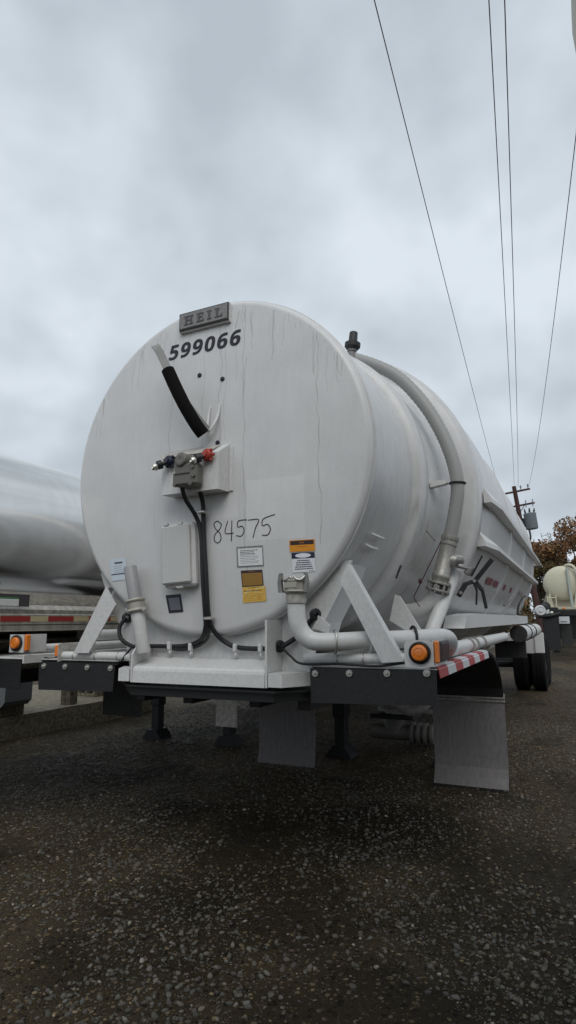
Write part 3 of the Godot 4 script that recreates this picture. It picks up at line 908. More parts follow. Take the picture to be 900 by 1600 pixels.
func wiring(tr: Node):
	var b := B.new()
	b.tube(curve([Vector3(-0.03, 2.16, -0.25), Vector3(-0.032, 2.09, -0.21), Vector3(-0.012, 2.0, -0.13), Vector3(0.008, 1.9, -0.105), Vector3(0.022, 1.65, -0.10), Vector3(0.032, 1.45, -0.085), Vector3(0.02, 1.37, -0.06), Vector3(-0.045, 1.298, -0.01), Vector3(-0.18, 1.262, 0.02), Vector3(-0.36, 1.258, 0.022), Vector3(-0.52, 1.26, 0.022)], 6), 0.0125, 12)
	part(tr, "cable", b, M.cable)
	b = B.new()
	b.tube(curve([Vector3(0.032, 2.14, -0.16), Vector3(0.03, 2.06, -0.12), Vector3(0.024, 1.9, -0.10), Vector3(0.042, 1.65, -0.095), Vector3(0.05, 1.45, -0.08), Vector3(0.062, 1.36, -0.05), Vector3(0.105, 1.292, 0.0), Vector3(0.205, 1.254, 0.018), Vector3(0.42, 1.254, 0.018), Vector3(0.475, 1.266, 0.0), Vector3(0.56, 1.325, 0.025), Vector3(0.655, 1.434, 0.04)], 6), 0.0135, 12)
	part(tr, "cable", b, M.cable)
	b = B.new()
	b.tube(curve([Vector3(0.046, 1.5, -0.10), Vector3(0.042, 1.38, -0.075), Vector3(0.01, 1.31, -0.02), Vector3(-0.08, 1.262, 0.012), Vector3(-0.2, 1.24, 0.02), Vector3(-0.3, 1.25, 0.018)], 6), 0.010, 10)
	part(tr, "cable", b, M.cable)
	b = B.new()
	b.tube(curve([Vector3(0.47, 1.262, 0.0), Vector3(0.53, 1.215, -0.01), Vector3(0.60, 1.178, -0.014), Vector3(0.80, 1.182, -0.014), Vector3(1.0, 1.176, -0.012), Vector3(1.15, 1.196, -0.012)], 6), 0.0065, 8)
	part(tr, "lamp_lead", b, M.cable)
	b = B.new()
	b.tube(curve([Vector3(-0.45, 1.26, 0.0), Vector3(-0.53, 1.255, 0.0), Vector3(-0.585, 1.215, 0.0), Vector3(-0.62, 1.165, -0.005)], 6), 0.0065, 8)
	part(tr, "lamp_lead", b, M.cable)
	# side loops
	b = B.new()
	b.tube(curve([Vector3(-0.62, 1.43, 0.02), Vector3(-0.65, 1.37, 0.0), Vector3(-0.63, 1.30, -0.005), Vector3(-0.56, 1.255, 0.02), Vector3(-0.5, 1.255, 0.022)], 6), 0.0125, 10)
	part(tr, "cable", b, M.cable)
	for p in [[-0.27, 1.262], [-0.12, 1.257], [0.18, 1.256], [0.34, 1.256]]:
		b = B.new()
		b.box(Vector3(p[0], p[1], 0.0), Vector3(0.022, 0.046, 0.03), 0.006)
		b.box(Vector3(p[0] + 0.002, p[1] - 0.03, 0.006), Vector3(0.014, 0.03, 0.02), 0.003)
		part(tr, "cable_clamp", b, M.white)
	for p in [[0.03, 2.02, -0.125], [0.055, 1.42, -0.075]]:
		b = B.new()
		b.box(Vector3(p[0], p[1], p[2]), Vector3(0.05, 0.016, 0.05), 0.005)
		part(tr, "cable_tie", b, M.zinc)
	for p in [Vector3(0.457, 1.266, 0.0), Vector3(0.658, 1.434, 0.03), Vector3(-0.62, 1.43, 0.03)]:
		b = B.new()
		b.lathe(p, Vector3(0.75, 0.0, -0.65), [[-0.006, 0.012], [-0.006, 0.032], [0.006, 0.034], [0.012, 0.026], [0.012, 0.012]], 18)
		part(tr, "grommet", b, M.cable)

func unloading_pipe(tr: Node):
	var z := -0.12
	var b := B.new()
	b.tube(curve([Vector3(0.616, 1.52, z), Vector3(0.616, 1.467, z), Vector3(0.621, 1.40, z), Vector3(0.638, 1.348, -0.113), Vector3(0.672, 1.312, -0.105), Vector3(0.715, 1.296, -0.095), Vector3(0.79, 1.294, -0.06), Vector3(0.87, 1.297, -0.005), Vector3(0.95, 1.301, 0.05)], 5), 0.0465, 26)
	var p := part(tr, "unloading_pipe", b, M.white)
	var cx := 0.616
	b = B.new()
	b.lathe(Vector3(cx, 1.488, z), Vector3.UP, [[0.0, 0.047], [0.004, 0.053], [0.05, 0.053], [0.054, 0.058], [0.06, 0.058], [0.06, 0.03]], 26)
	part(p, "weld_ring", b, M.white_dirty)
	b = B.new()
	b.lathe(Vector3(cx, 1.546, z), Vector3.UP, [[0.0, 0.05], [0.0, 0.066], [0.006, 0.070], [0.012, 0.066], [0.014, 0.062], [0.055, 0.062], [0.058, 0.067], [0.066, 0.067], [0.07, 0.062], [0.07, 0.05], [0.03, 0.048], [0.03, 0.0]], 26)
	var c := part(p, "quick_coupling", b, M.alu_cast)
	for s in [-1.0, 1.0]:
		b = B.new()
		b.prism([Vector2(-0.012, 0.0), Vector2(0.012, 0.0), Vector2(0.016, 0.05), Vector2(0.008, 0.098), Vector2(-0.006, 0.10), Vector2(-0.004, 0.05)], Vector3(cx + s * 0.064, 1.546, z - 0.035), Vector3(s, 0, 0), Vector3.UP, 0.026)
		part(c, "cam_arm", b, M.plate)
		b = B.new()
		b.tube(curve([Vector3(cx + s * 0.062, 1.630, z - 0.03), Vector3(cx + s * 0.05, 1.610, z - 0.05), Vector3(cx + s * 0.03, 1.612, z - 0.06), Vector3(cx + s * 0.012, 1.628, z - 0.055), Vector3(cx + s * 0.004, 1.618, z - 0.06)], 4), 0.006, 8)
		part(c, "pull_ring", b, M.zinc)
	b = B.new()
	b.box(Vector3(cx - 0.004, 1.582, z - 0.062), Vector3(0.07, 0.028, 0.006), 0.002)
	part(c, "name_field", b, M.alu_cast)
	b = B.new()
	b.tube(ring(Vector3(0.80, 1.2945, -0.053), Vector3(1, 0.0, 0.62), 0.050, 24), 0.0055, 8, false)
	part(p, "u_bolt", b, M.zinc)
	var fd := Vector3(0.8, 0.0, 0.55).normalized()
	b = B.new()
	b.lathe(Vector3(0.945, 1.301, 0.047), fd, [[0.0, 0.046], [0.0, 0.068], [0.012, 0.068], [0.012, 0.046]], 24)
	b.lathe(Vector3(0.957, 1.301, 0.055), fd, [[0.0, 0.046], [0.0, 0.072], [0.012, 0.072], [0.012, 0.046]], 24)
	part(p, "flange", b, M.white)
	b = B.new()
	b.tube(curve([Vector3(0.96, 1.301, 0.06), Vector3(1.076, 1.303, 0.12), Vector3(1.19, 1.308, 0.20), Vector3(1.275, 1.309, 0.32), Vector3(1.275, 1.28, 0.48), Vector3(1.24, 1.24, 0.62), Vector3(1.21, 1.222, 0.85), Vector3(1.2, 1.22, 1.6), Vector3(1.2, 1.22, 2.4), Vector3(1.2, 1.22, 3.9)], 6), 0.0455, 22)
	part(p, "side_run", b, M.white)
	for d in [1.5, 1.72, 2.1]:
		b = B.new()
		b.lathe(Vector3(1.2, 1.22, d), Vector3(0, 0, 1), [[0.0, 0.046], [0.0, 0.057], [0.05, 0.057], [0.05, 0.046]], 20)
		part(p, "clamp", b, M.steel)
	# small bracket on the elbow and black band
	b = B.new()
	b.prism([Vector2(0.64, 1.36), Vector2(0.735, 1.335), Vector2(0.742, 1.375), Vector2(0.70, 1.41), Vector2(0.675, 1.43)], Vector3(0, 0, 0.028), Vector3.RIGHT, Vector3.UP, 0.02)
	part(p, "bracket", b, M.white)
	b = B.new()
	b.tube(ring(Vector3(1.15, 1.306, 0.172), Vector3(1, 0.0, 0.7), 0.05, 20), 0.008, 8, false)
	part(p, "rubber_band", b, M.cable)

func lamp_bracket(tr: Node, s: float):
	var b := B.new()
	var x0 := 1.15 * s
	b.prism([Vector2(1.15 * s, 1.176), Vector2(1.292 * s, 1.180), Vector2(1.292 * s, 1.29), Vector2(1.27 * s, 1.304), Vector2(1.17 * s, 1.304), Vector2(1.15 * s, 1.285)], Vector3(0, 0, -0.022), Vector3.RIGHT, Vector3.UP, 0.006 )
	b.prism([Vector2(-0.014, 1.176), Vector2(0.30, 1.176), Vector2(0.30, 1.30), Vector2(-0.014, 1.304)], Vector3(1.286 * s, 0, 0), Vector3(0, 0, 1), Vector3(0, 1, 0), -0.005 * s)
	if s < 0.0:
		# plain upright plate with only a side marker
		b = B.new()
		b.prism([Vector2(-0.03, 1.155), Vector2(0.30, 1.165), Vector2(0.30, 1.262), Vector2(-0.01, 1.272), Vector2(-0.03, 1.262)], Vector3(-1.118, 0, 0), Vector3(0, 0, 1), Vector3(0, 1, 0), 0.008)
		var pl := part(tr, "lamp_bracket", b, M.white_dirty)
		b = B.new()
		b.box(Vector3(-1.145, 1.222, -0.005), Vector3(0.036, 0.075, 0.04), 0.006)
		part(pl, "side_marker", b, M.amber)
		return
	var o := part(tr, "lamp_bracket", b, M.white)
	amber_lamp(o, Vector3(1.226 * s, 1.244, -0.0225))
	b = B.new()
	b.box(Vector3(1.304 * s, 1.248, 0.0), Vector3(0.022, 0.106, 0.034), 0.006)
	part(o, "side_marker", b, M.amber)
	b = B.new()
	b.box(Vector3(1.301 * s, 1.246, 0.175), Vector3(0.02, 0.10, 0.21), 0.006)
	var g := part(o, "side_lamp", b, M.plate_dark)
	for k in 6:
		b = B.new()
		b.box(Vector3(1.312 * s, 1.246, 0.095 + 0.031 * k), Vector3(0.006, 0.078, 0.022), 0.002)
		part(g, "lens", b, M.lens_dark)

func ledge(tr: Node, y: float, xi: float, xo: float, h: float):
	# folded ledge running along the barrel, tapering in at its front end
	var secs := [[1.84, 0.2], [2.25, 1.0], [7.6, 1.0], [8.4, 0.3]]
	for sg in 2:
		var b := B.new()
		var s := 1.0 if sg == 0 else -1.0
		for i in secs.size() - 1:
			var P := []
			for e in [secs[i], secs[i + 1]]:
				var xx: float = lerpf(xi + 0.05, xo, e[1])
				var yy: float = y + (0.03 if e[1] < 0.9 and e[0] > 7.0 else 0.0)
				P.append([Vector3(s * xi, yy + h, e[0]), Vector3(s * xx, yy + 0.035, e[0]), Vector3(s * xx, yy, e[0]), Vector3(s * xi, yy, e[0])])
			for k in 3:
				var a: Vector3 = P[0][k]; var c: Vector3 = P[0][k + 1]
				var nn: Vector3 = (c - a).cross(P[1][k] - a).normalized()
				var mid := (a + c) * 0.5 - Vector3(s * (xi - 0.05), y + 0.03, a.z)
				if nn.dot(mid) < 0: nn = -nn
				b.quad(P[0][k], P[0][k + 1], P[1][k + 1], P[1][k], nn)
			if i == 0: b.quad(P[0][0], P[0][1], P[0][2], P[0][3], Vector3(0, 0, -1))
		part(tr, "ledge", b, M.white)

func barrel_side(tr: Node):
	var b := B.new()
	ledge(tr, 2.30, 1.34, 1.435, 0.13)
	ledge(tr, 1.96, 1.27, 1.385, 0.14)
	# faded reflective patches
	for p in [[2.62, 3.02], [3.12, 3.46], [3.95, 4.15], [4.65, 4.85], [5.5, 5.6], [5.8, 5.9], [6.15, 6.25]]:
		b = B.new()
		for k in 3:
			var a0 := -0.48 + 0.045 * k / 3.0 - 0.0
			var a1 := -0.48 + 0.045 * (k + 1) / 3.0
			var r := 1.3645
			b.quad(Vector3(cos(a0) * r, YC + sin(a0) * r, p[0]), Vector3(cos(a0) * r, YC + sin(a0) * r, p[1]), Vector3(cos(a1) * r, YC + sin(a1) * r, p[1]), Vector3(cos(a1) * r, YC + sin(a1) * r, p[0]), Vector3(cos(a0), sin(a0), 0))
		part(tr, "reflective_patch", b, M.faded_red)
	b = B.new()
	b.box(Vector3(1.145, 1.74, 8.0), Vector3(0.03, 0.2, 0.3), 0.004)
	part(tr, "placard", b, M.faded_orange)
	# lower side box rail
	for s in [-1.0, 1.0]:
		b = B.new()
		b.prism([Vector2(1.42, 1.34), Vector2(7.3, 1.34), Vector2(7.3, 1.45), Vector2(2.0, 1.45), Vector2(1.55, 1.43)], Vector3(1.205 * s, 0, 0), Vector3(0, 0, 1), Vector3(0, 1, 0), 0.15 * s)
		part(tr, "side_box_rail", b, M.white)
	# lead and small fittings on the barrel
	b = B.new()
	b.tube(curve([Vector3(1.23, 1.47, 5.3), Vector3(1.25, 1.58, 5.4), Vector3(1.27, 1.70, 5.9), Vector3(1.27, 1.72, 6.3)], 5), 0.014, 8)
	part(tr, "lead", b, M.cable)
	b = B.new()
	b.tube(curve([Vector3(1.20, 1.55, 4.1), Vector3(1.25, 1.62, 4.2), Vector3(1.27, 1.67, 4.35)], 4), 0.014, 8)
	part(tr, "grab_handle", b, M.plate)
	for p in [[0.30, -0.47, 0.0], [0.28, -0.535, 0.0]]:
		b = B.new()
		var a: float = p[1]
		var r := 1.045
		b.tube(curve([Vector3(cos(a) * r, YC + sin(a) * r, p[0] - 0.1), Vector3(cos(a) * (r + 0.03), YC + sin(a) * (r + 0.03), p[0] - 0.06), Vector3(cos(a) * (r + 0.022), YC + sin(a) * (r + 0.022), p[0] + 0.06), Vector3(cos(a) * r, YC + sin(a) * r, p[0] + 0.1)], 4), 0.009, 8)
		part(tr, "lifting_eye", b, M.white)
	b = B.new()
	b.bar(Vector3(0.955, 1.74, 0.72), Vector3(0.915, 1.66, 0.74), 0.012, 0.010)
	part(tr, "slot_bar", b, M.plate_dark)
	# gusset behind the brace
	b = B.new()
	b.prism([Vector2(0.86, 1.40), Vector2(1.02, 1.30), Vector2(1.06, 1.33), Vector2(0.93, 1.55), Vector2(0.90, 1.56)], Vector3(0, 0, 0.75), Vector3.RIGHT, Vector3.UP, 0.02)
	part(tr, "gusset", b, M.white)
	# big delivery hose over the barrel
	b = B.new()
	var base := curve([Vector3(0.0, 3.52, 1.30), Vector3(0.32, 3.50, 1.28), Vector3(0.595, 3.385, 1.25), Vector3(0.845, 3.215, 1.25), Vector3(1.03, 2.975, 1.25), Vector3(1.15, 2.735, 1.25), Vector3(1.22, 2.515, 1.25), Vector3(1.243, 2.325, 1.25), Vector3(1.215, 2.14, 1.25), Vector3(1.165, 1.945, 1.25)], 14)
	var rad := []
	for i in base.size(): rad.append(0.047 + (0.0016 if i % 2 == 0 else -0.0016))
	b.tube(base, rad, 22)
	var hz := part(tr, "delivery_hose", b, M.hose)
	b = B.new()
	b.lathe(Vector3(0.0, 3.40, 1.30), Vector3.UP, [[0.0, 0.06], [0.06, 0.06], [0.06, 0.075], [0.14, 0.075], [0.16, 0.06], [0.18, 0.0]], 20)
	part(hz, "manifold", b, M.white)
	b = B.new()
	b.tube(ring(Vector3(1.243, 2.345, 1.25), Vector3(0.05, 1, 0), 0.054, 20), 0.007, 8, false)
	part(hz, "strap", b, M.cable)
	b = B.new()
	b.prism([Vector2(1.07, 2.355), Vector2(1.17, 2.362), Vector2(1.19, 2.34), Vector2(1.17, 2.33), Vector2(1.07, 2.315)], Vector3(0, 0, 1.16), Vector3.RIGHT, Vector3.UP, 0.06)
	part(hz, "standoff", b, M.white)
	# steel end piece, check valve, flange and elbow into the tank
	var a := Vector3(1.170, 1.955, 1.25)
	var e := Vector3(1.085, 1.655, 1.23)
	var dv := (e - a).normalized()
	var L := (e - a).length()
	b = B.new()
	b.lathe(a, dv, [[-0.02, 0.05], [-0.02, 0.060], [0.0, 0.062], [0.012, 0.060], [0.014, 0.057], [0.03, 0.057], [0.032, 0.061], [0.044, 0.061], [0.046, 0.056], [L * 0.8, 0.056], [L * 0.82, 0.062], [L * 0.9, 0.062], [L * 0.92, 0.058], [L, 0.058]], 26)
	var vp := part(tr, "check_valve_pipe", b, M.steel)
	for k in 2:
		b = B.new()
		b.lathe(e + dv * (0.0 + 0.05 * k), dv, [[0.0, 0.05], [0.0, 0.083], [0.006, 0.085], [0.014, 0.083], [0.014, 0.05]], 28)
		part(vp, "flange", b, M.steel)
	for k in 8:
		var an := TAU * k / 8
		var sx := dv.cross(Vector3(0, 0, 1)).normalized()
		var sy := dv.cross(sx)
		b = B.new()
		b.lathe(e + (sx * cos(an) + sy * sin(an)) * 0.071 - dv * 0.012, dv, [[0.0, 0.0], [0.0, 0.009], [0.088, 0.009], [0.088, 0.0]], 8)
		part(vp, "stud", b, M.zinc)
	b = B.new()
	b.tube(curve([e + dv * 0.06, Vector3(1.04, 1.55, 1.24), Vector3(0.975, 1.485, 1.25), Vector3(0.88, 1.46, 1.26), Vector3(0.78, 1.46, 1.28)], 6), 0.056, 22)
	part(vp, "elbow", b, M.white)
	b = B.new()
	b.tube(curve([Vector3(1.20, 1.84, 1.38), Vector3(1.16, 1.70, 1.34), Vector3(1.10, 1.52, 1.25), Vector3(1.045, 1.34, 1.12), Vector3(1.02, 1.22, 1.05)], 6), 0.048, 20)
	part(vp, "branch_pipe", b, M.white)
	b = B.new()
	b.lathe(Vector3(1.19, 1.80, 1.25), Vector3(0.9, -0.25, 0.2), [[-0.06, 0.0], [-0.06, 0.04], [0.0, 0.046], [0.022, 0.042], [0.034, 0.026], [0.036, 0.0]], 20)
	part(vp, "valve_bonnet", b, M.steel)
	b = B.new()
	b.lathe(Vector3(1.235, 1.80, 1.23), Vector3(1, -0.1, 0), [[-0.02, 0.024], [0.02, 0.024], [0.024, 0.018], [0.024, 0.0]], 12)
	b.tube([Vector3(1.2, 1.765, 1.28), Vector3(1.29, 1.745, 1.33)], 0.011, 10)
	b.lathe(Vector3(1.275, 1.735, 1.33), Vector3(0.5, 0.6, 0.2), [[-0.03, 0.0], [-0.03, 0.024], [0.0, 0.028], [0.0, 0.02], [0.03, 0.02], [0.03, 0.0]], 8)
	part(vp, "valve_stem", b, M.plate)
	# black valve handles
	b = B.new()
	for s in [[Vector3(1.285, 1.695, 1.34), Vector3(1.365, 1.84, 1.36), 0.013], [Vector3(1.30, 1.665, 1.38), Vector3(1.425, 1.815, 1.40), 0.032], [Vector3(1.295, 1.655, 1.36), Vector3(1.312, 1.60, 1.37), 0.016], [Vector3(1.312, 1.605, 1.37), Vector3(1.302, 1.50, 1.37), 0.013], [Vector3(1.31, 1.655, 1.38), Vector3(1.345, 1.60, 1.40), 0.030], [Vector3(1.345, 1.605, 1.40), Vector3(1.362, 1.475, 1.41), 0.023], [Vector3(1.32, 1.67, 1.37), Vector3(1.24, 1.645, 1.35), 0.028], [Vector3(1.245, 1.65, 1.35), Vector3(1.19, 1.56, 1.33), 0.036]]:
		b.bar(s[0], s[1], s[2], 0.012, Vector3(0.4, 0.2, -1), 0.004)
	var hd := part(tr, "valve_handle", b, M.cable)
	for p in [Vector3(1.30, 1.665, 1.355), Vector3(1.21, 1.585, 1.32), Vector3(1.16, 1.572, 1.31)]:
		b = B.new()
		b.lathe(p, Vector3(0.3, 0, -1), [[0.0, 0.012], [0.01, 0.011], [0.01, 0.0]], 10)
		part(hd, "nut", b, M.zinc)
	b = B.new()
	b.tube(curve([Vector3(1.13, 1.93, 1.14), Vector3(1.02, 1.72, 1.12), Vector3(0.945, 1.585, 1.12), Vector3(0.93, 1.55, 1.13), Vector3(0.96, 1.49, 1.15)], 5), 0.0034, 8)
	part(tr, "tether_wire", b, M.red_wire)
	b = B.new()
	b.tube([Vector3(1.10, 1.93, 1.11), Vector3(1.045, 2.0, 1.08)], 0.005, 6)
	part(tr, "tether_wire", b, M.plate)
	b = B.new()
	b.lathe(Vector3(0.985, 1.665, 1.10), Vector3(0.2, -0.3, -1), [[0.0, 0.0], [0.0, 0.013], [0.05, 0.013], [0.05, 0.0]], 12)
	part(tr, "tag", b, M.red_wire)
	# relief valve on top
	b = B.new()
	b.lathe(Vector3(0.60, 3.22, 0.9), Vector3(0.12, 1, 0), [[0.0, 0.026], [0.10, 0.026], [0.10, 0.034], [0.115, 0.034]], 18)
	var rv := part(tr, "relief_valve", b, M.plate)
	b = B.new()
	b.lathe(Vector3(0.614, 3.335, 0.9), Vector3(0.12, 1, 0), [[0.0, 0.0], [0.0, 0.044], [0.012, 0.052], [0.016, 0.057], [0.045, 0.057], [0.052, 0.045], [0.058, 0.034], [0.06, 0.032], [0.125, 0.030], [0.13, 0.026], [0.13, 0.0]], 20)
	part(rv, "cap", b, M.rubber)
	# walkway stub at the tail
	b = B.new()
	b.box(Vector3(1.1, 2.46, 10.2), Vector3(0.5, 0.035, 0.6), 0.005)
	b.box(Vector3(0.9, 2.40, 10.2), Vector3(0.06, 0.1, 0.5), 0.005)
	part(tr, "rear_platform", b, M.alu)

func running_gear(tr: Node):
	var b := B.new()
	landing_leg(tr, -0.44, 3.3, 1.1, 0.15)
	landing_leg(tr, 0.66, 3.3, 1.1, 0.15)
	# discharge hoppers
	for d in [4.0, 7.0]:
		b = B.new()
		b.lathe(Vector3(0, 1.35, d), Vector3.DOWN, [[0.0, 1.0], [0.35, 0.66], [0.86, 0.24], [0.92, 0.17], [0.92, 0.24], [0.945, 0.24], [0.945, 0.16], [1.0, 0.16]], 32)
		var hp := part(tr, "hopper", b, M.white_dirty)
		b = B.new()
		b.box(Vector3(-0.04, 0.345, d), Vector3(0.5, 0.05, 0.40), 0.01)
		part(hp, "slide_valve", b, M.black)
		b = B.new()
		b.box(Vector3(0.33, 0.40, d - 0.05), Vector3(0.34, 0.045, 0.05), 0.01)
		part(hp, "valve_lever", b, M.steel)
		b = B.new()
		b.tube([Vector3(-0.32, 0.155, d), Vector3(0.16, 0.155, d)], 0.085, 20)
		b.tube([Vector3(-0.06, 0.15, d), Vector3(-0.06, 0.33, d)], 0.11, 20)
		part(hp, "outlet_tee", b, M.grey_cast)
		b = B.new()
		for k in 4: b.lathe(Vector3(0.13 + 0.075 * k, 0.155, d), Vector3.RIGHT, [[0.0, 0.08], [0.0, 0.115], [0.03, 0.12], [0.04, 0.115], [0.04, 0.085], [0.075, 0.085]], 20)
		part(hp, "coupling", b, M.grey_cast)
		b = B.new()
		b.tube(curve([Vector3(0.05, 0.52, d - 0.3), Vector3(0.22, 0.44, d - 0.34), Vector3(0.42, 0.56, d - 0.3), Vector3(0.5, 0.8, d - 0.2)], 5), 0.055, 14)
		part(hp, "air_line", b, M.white_dirty)
	b = B.new()
	b.tube(curve([Vector3(0.43, 0.155, 4.0), Vector3(0.50, 0.17, 4.25), Vector3(0.4, 0.2, 5.0), Vector3(0.3, 0.3, 9.0)], 6), 0.06, 16)
	part(tr, "product_line", b, M.white_dirty)
	# hose tube and brackets at the right side
	b = B.new()
	b.lathe(Vector3(1.19, 1.21, 5.7), Vector3(0, 0, 1), [[0.01, 0.0], [0.01, 0.10], [0.0, 0.104], [0.0, 0.108], [3.4, 0.108], [3.4, 0.0]], 30)
	var ht := part(tr, "hose_tube", b, M.white)
	b = B.new()
	b.lathe(Vector3(1.19, 1.21, 5.685), Vector3(0, 0, 1), [[0.0, 0.0], [0.0, 0.108], [0.06, 0.112], [0.06, 0.10]], 30)
	part(ht, "end_cap", b, M.flap_dark)
	for d in [6.6, 7.6]:
		b = B.new()
		b.tube(ring(Vector3(1.19, 1.21, d), Vector3(0, 0, 1), 0.110, 26), 0.012, 8, false)
		part(ht, "band", b, M.cable)
	b = B.new()
	b.box(Vector3(1.02, 0.98, 6.3), Vector3(0.42, 0.24, 0.05), 0.01)
	part(tr, "splash_plate", b, M.flap_dark)
	b = B.new()
	b.box(Vector3(1.0, 0.93, 9.58), Vector3(0.26, 0.34, 0.03), 0.01)
	b.box(Vector3(1.22, 0.96, 9.54), Vector3(0.17, 0.38, 0.03), 0.01)
	part(tr, "tandem_guard", b, M.white)
	# axles and wheels
	for d in [10.45, 11.75]:
		b = B.new()
		b.tube([Vector3(-0.9, 0.5, d), Vector3(0.9, 0.5, d)], 0.065, 14)
		part(tr, "axle", b, M.black)
		for s in [-1.0, 1.0]:
			wheel(tr, Vector3(0.81 * s, 0.5, d))
			wheel(tr, Vector3(1.14 * s, 0.5, d))

# ------------------------------------------------------------------ ground
func ground_h(x: float, d: float, nz: FastNoiseLite) -> float:
	var h := nz.get_noise_2d(x * 1.0, d * 1.0) * 0.03 + nz.get_noise_2d(x * 3.4 + 40.0, d * 3.4) * 0.010
	h -= 0.03 * exp(-pow((x - 2.2 - 0.05 * d) / 0.22, 2.0)) * smoothstep(-3.0, 1.0, d)
	h -= 0.015 * exp(-pow((x + 0.2) / 1.2, 2.0) - pow((d + 0.4) / 1.3, 2.0))
	return h

func build_ground():
	var nz := FastNoiseLite.new()
	nz.seed = 8; nz.frequency = 0.35; nz.fractal_octaves = 2
	var pz := FastNoiseLite.new()
	pz.seed = 18; pz.frequency = 0.3; pz.fractal_octaves = 5
	var xs := []
	var ds := []
	var x := -7.0
	while x < 6.0:
		xs.append(x); x += 0.07
	var st := 0.1
	var e := 6.0
	while e < 500.0:
		xs.append(e); e += st; st *= 1.22
	st = 0.1; e = -7.07
	while e > -500.0:
		xs.push_front(e); e -= st; st *= 1.22
	var d := -3.6
	while d < 9.0:
		ds.append(d); d += 0.07
	st = 0.09
	while d < 600.0:
		ds.append(d); d += st; st *= 1.10
	st = 0.1; e = -3.7
	while e > -400.0:
		ds.push_front(e); e -= st; st *= 1.3
	var nx := xs.size()
	var nd := ds.size()
	var v := PackedVector3Array()
	var u := PackedVector2Array()
	var c := PackedColorArray()
	var ix := PackedInt32Array()
	for j in nd:
		for i in nx:
			var X: float = xs[i]
			var D: float = ds[j]
			v.append(Vector3(X, ground_h(X, D, nz), -D))
			u.append(Vector2(X, D) / 1.9)
			var q := pz.get_noise_2d(X, D)
			var q2 := pz.get_noise_2d(X * 2.3 + 90.0, D * 2.3 - 40.0)
			var q3 := pz.get_noise_2d(X * 0.6 - 200.0, D * 0.6 + 70.0)
			var col := Color(0.72, 0.59, 0.465)
			col = col.lerp(Color(0.57, 0.45, 0.345), clampf(q * 2.2 + 0.3, 0.0, 1.0))       # silt
			col = col.lerp(Color(0.215, 0.185, 0.118), clampf(q2 * 3.2 - 0.55, 0.0, 0.8))      # moss
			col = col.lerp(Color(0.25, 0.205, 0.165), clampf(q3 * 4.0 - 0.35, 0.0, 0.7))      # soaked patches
			# packed brown fines in the wheel tracks
			var tk := maxf(exp(-pow((X - 2.2 - 0.05 * D) / 0.3, 2.0)), exp(-pow((X - 0.55 + 0.62 * D) / 0.3, 2.0)) * smoothstep(0.8, -0.4, D))
			col = col.lerp(Color(0.58, 0.455, 0.365), clampf(tk * (0.75 + q2 * 1.5), 0.0, 0.9))
			# damp ground before the white trailer; trailer shade is painted in as well
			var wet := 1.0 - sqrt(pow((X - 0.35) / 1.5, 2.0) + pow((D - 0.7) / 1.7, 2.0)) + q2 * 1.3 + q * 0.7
			var shade2 := 1.0 - sqrt(pow((X + 2.6) / 1.6, 2.0) + pow((D - 0.9) / 1.3, 2.0)) + q2 * 1.2  # dark patch standing in for shade under the polished trailer
			col = col.lerp(Color(0.19, 0.155, 0.125), clampf(maxf(wet, shade2) * 1.5, 0.0, 0.6))
			# white powder spilled under the outlets
			var sp := exp(-pow((X + 0.15) / 0.75, 2.0) - pow((D - 3.25) / 0.5, 2.0)) * clampf(q2 * 5.0 + 0.45, 0.0, 1.0)
			col = col.lerp(Color(1.0, 0.98, 0.93), sp * 0.85)
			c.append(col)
	for j in nd - 1:
		for i in nx - 1:
			var a := j * nx + i
			ix.append_array([a, a + nx, a + 1, a + 1, a + nx, a + nx + 1])
	var stl := SurfaceTool.new()
	var arr := []
	arr.resize(Mesh.ARRAY_MAX)
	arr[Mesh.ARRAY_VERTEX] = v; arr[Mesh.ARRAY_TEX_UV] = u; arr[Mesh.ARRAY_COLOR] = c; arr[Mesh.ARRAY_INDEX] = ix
	stl.create_from_arrays(arr)
	stl.generate_normals()
	stl.generate_tangents()
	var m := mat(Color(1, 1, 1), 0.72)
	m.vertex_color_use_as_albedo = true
	m.albedo_texture = gravel_tex(false)
	m.normal_enabled = true
	m.normal_texture = gravel_tex(true)
	m.normal_scale = 0.7
	m.roughness_texture = noise_tex(512, 512, 3.0, 3.0, 0.6, 1.1, 71, 5)
	m.roughness = 0.9
	m.metallic_specular = 0.25
	M.ground = m
	var o := MeshInstance3D.new()
	o.name = "ground"
	o.mesh = stl.commit()
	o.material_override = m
	o.set_meta("kind", "structure")
	add_child(o)
	# loose stones
	var kinds := []
	for k in 4:
		var sm := SurfaceTool.new()
		sm.begin(Mesh.PRIMITIVE_TRIANGLES)
		var vs := []
		var ic := [Vector3(0, 1, 0)]
		for r in 2:
			for q in 5: ic.append(Vector3(cos(TAU * (q + 0.5 * r) / 5) * 0.9, 0.45 - 0.9 * r, sin(TAU * (q + 0.5 * r) / 5) * 0.9))
		ic.append(Vector3(0, -1, 0))
		var ex := rng.randf_range(0.65, 1.3)
		for p in ic: vs.append(Vector3(p.x * ex * rng.randf_range(0.6, 1.3), p.y * rng.randf_range(0.35, 0.9), p.z / ex * rng.randf_range(0.6, 1.3)))
		var fs := []
		for q in 5:
			var w := (q + 1) % 5
			fs += [[0, 1 + q, 1 + w], [1 + q, 6 + q, 1 + w], [1 + w, 6 + q, 6 + w], [11, 6 + w, 6 + q]]
		for f in fs:
			var a: Vector3 = vs[f[0]]; var bb: Vector3 = vs[f[1]]; var cc: Vector3 = vs[f[2]]
			if (bb - a).cross(cc - a).dot(a + bb + cc) > 0.0:
				var t2 := bb; bb = cc; cc = t2
			for p in [a, bb, cc]: sm.add_vertex(p)
		sm.generate_normals()
		kinds.append(sm.commit())
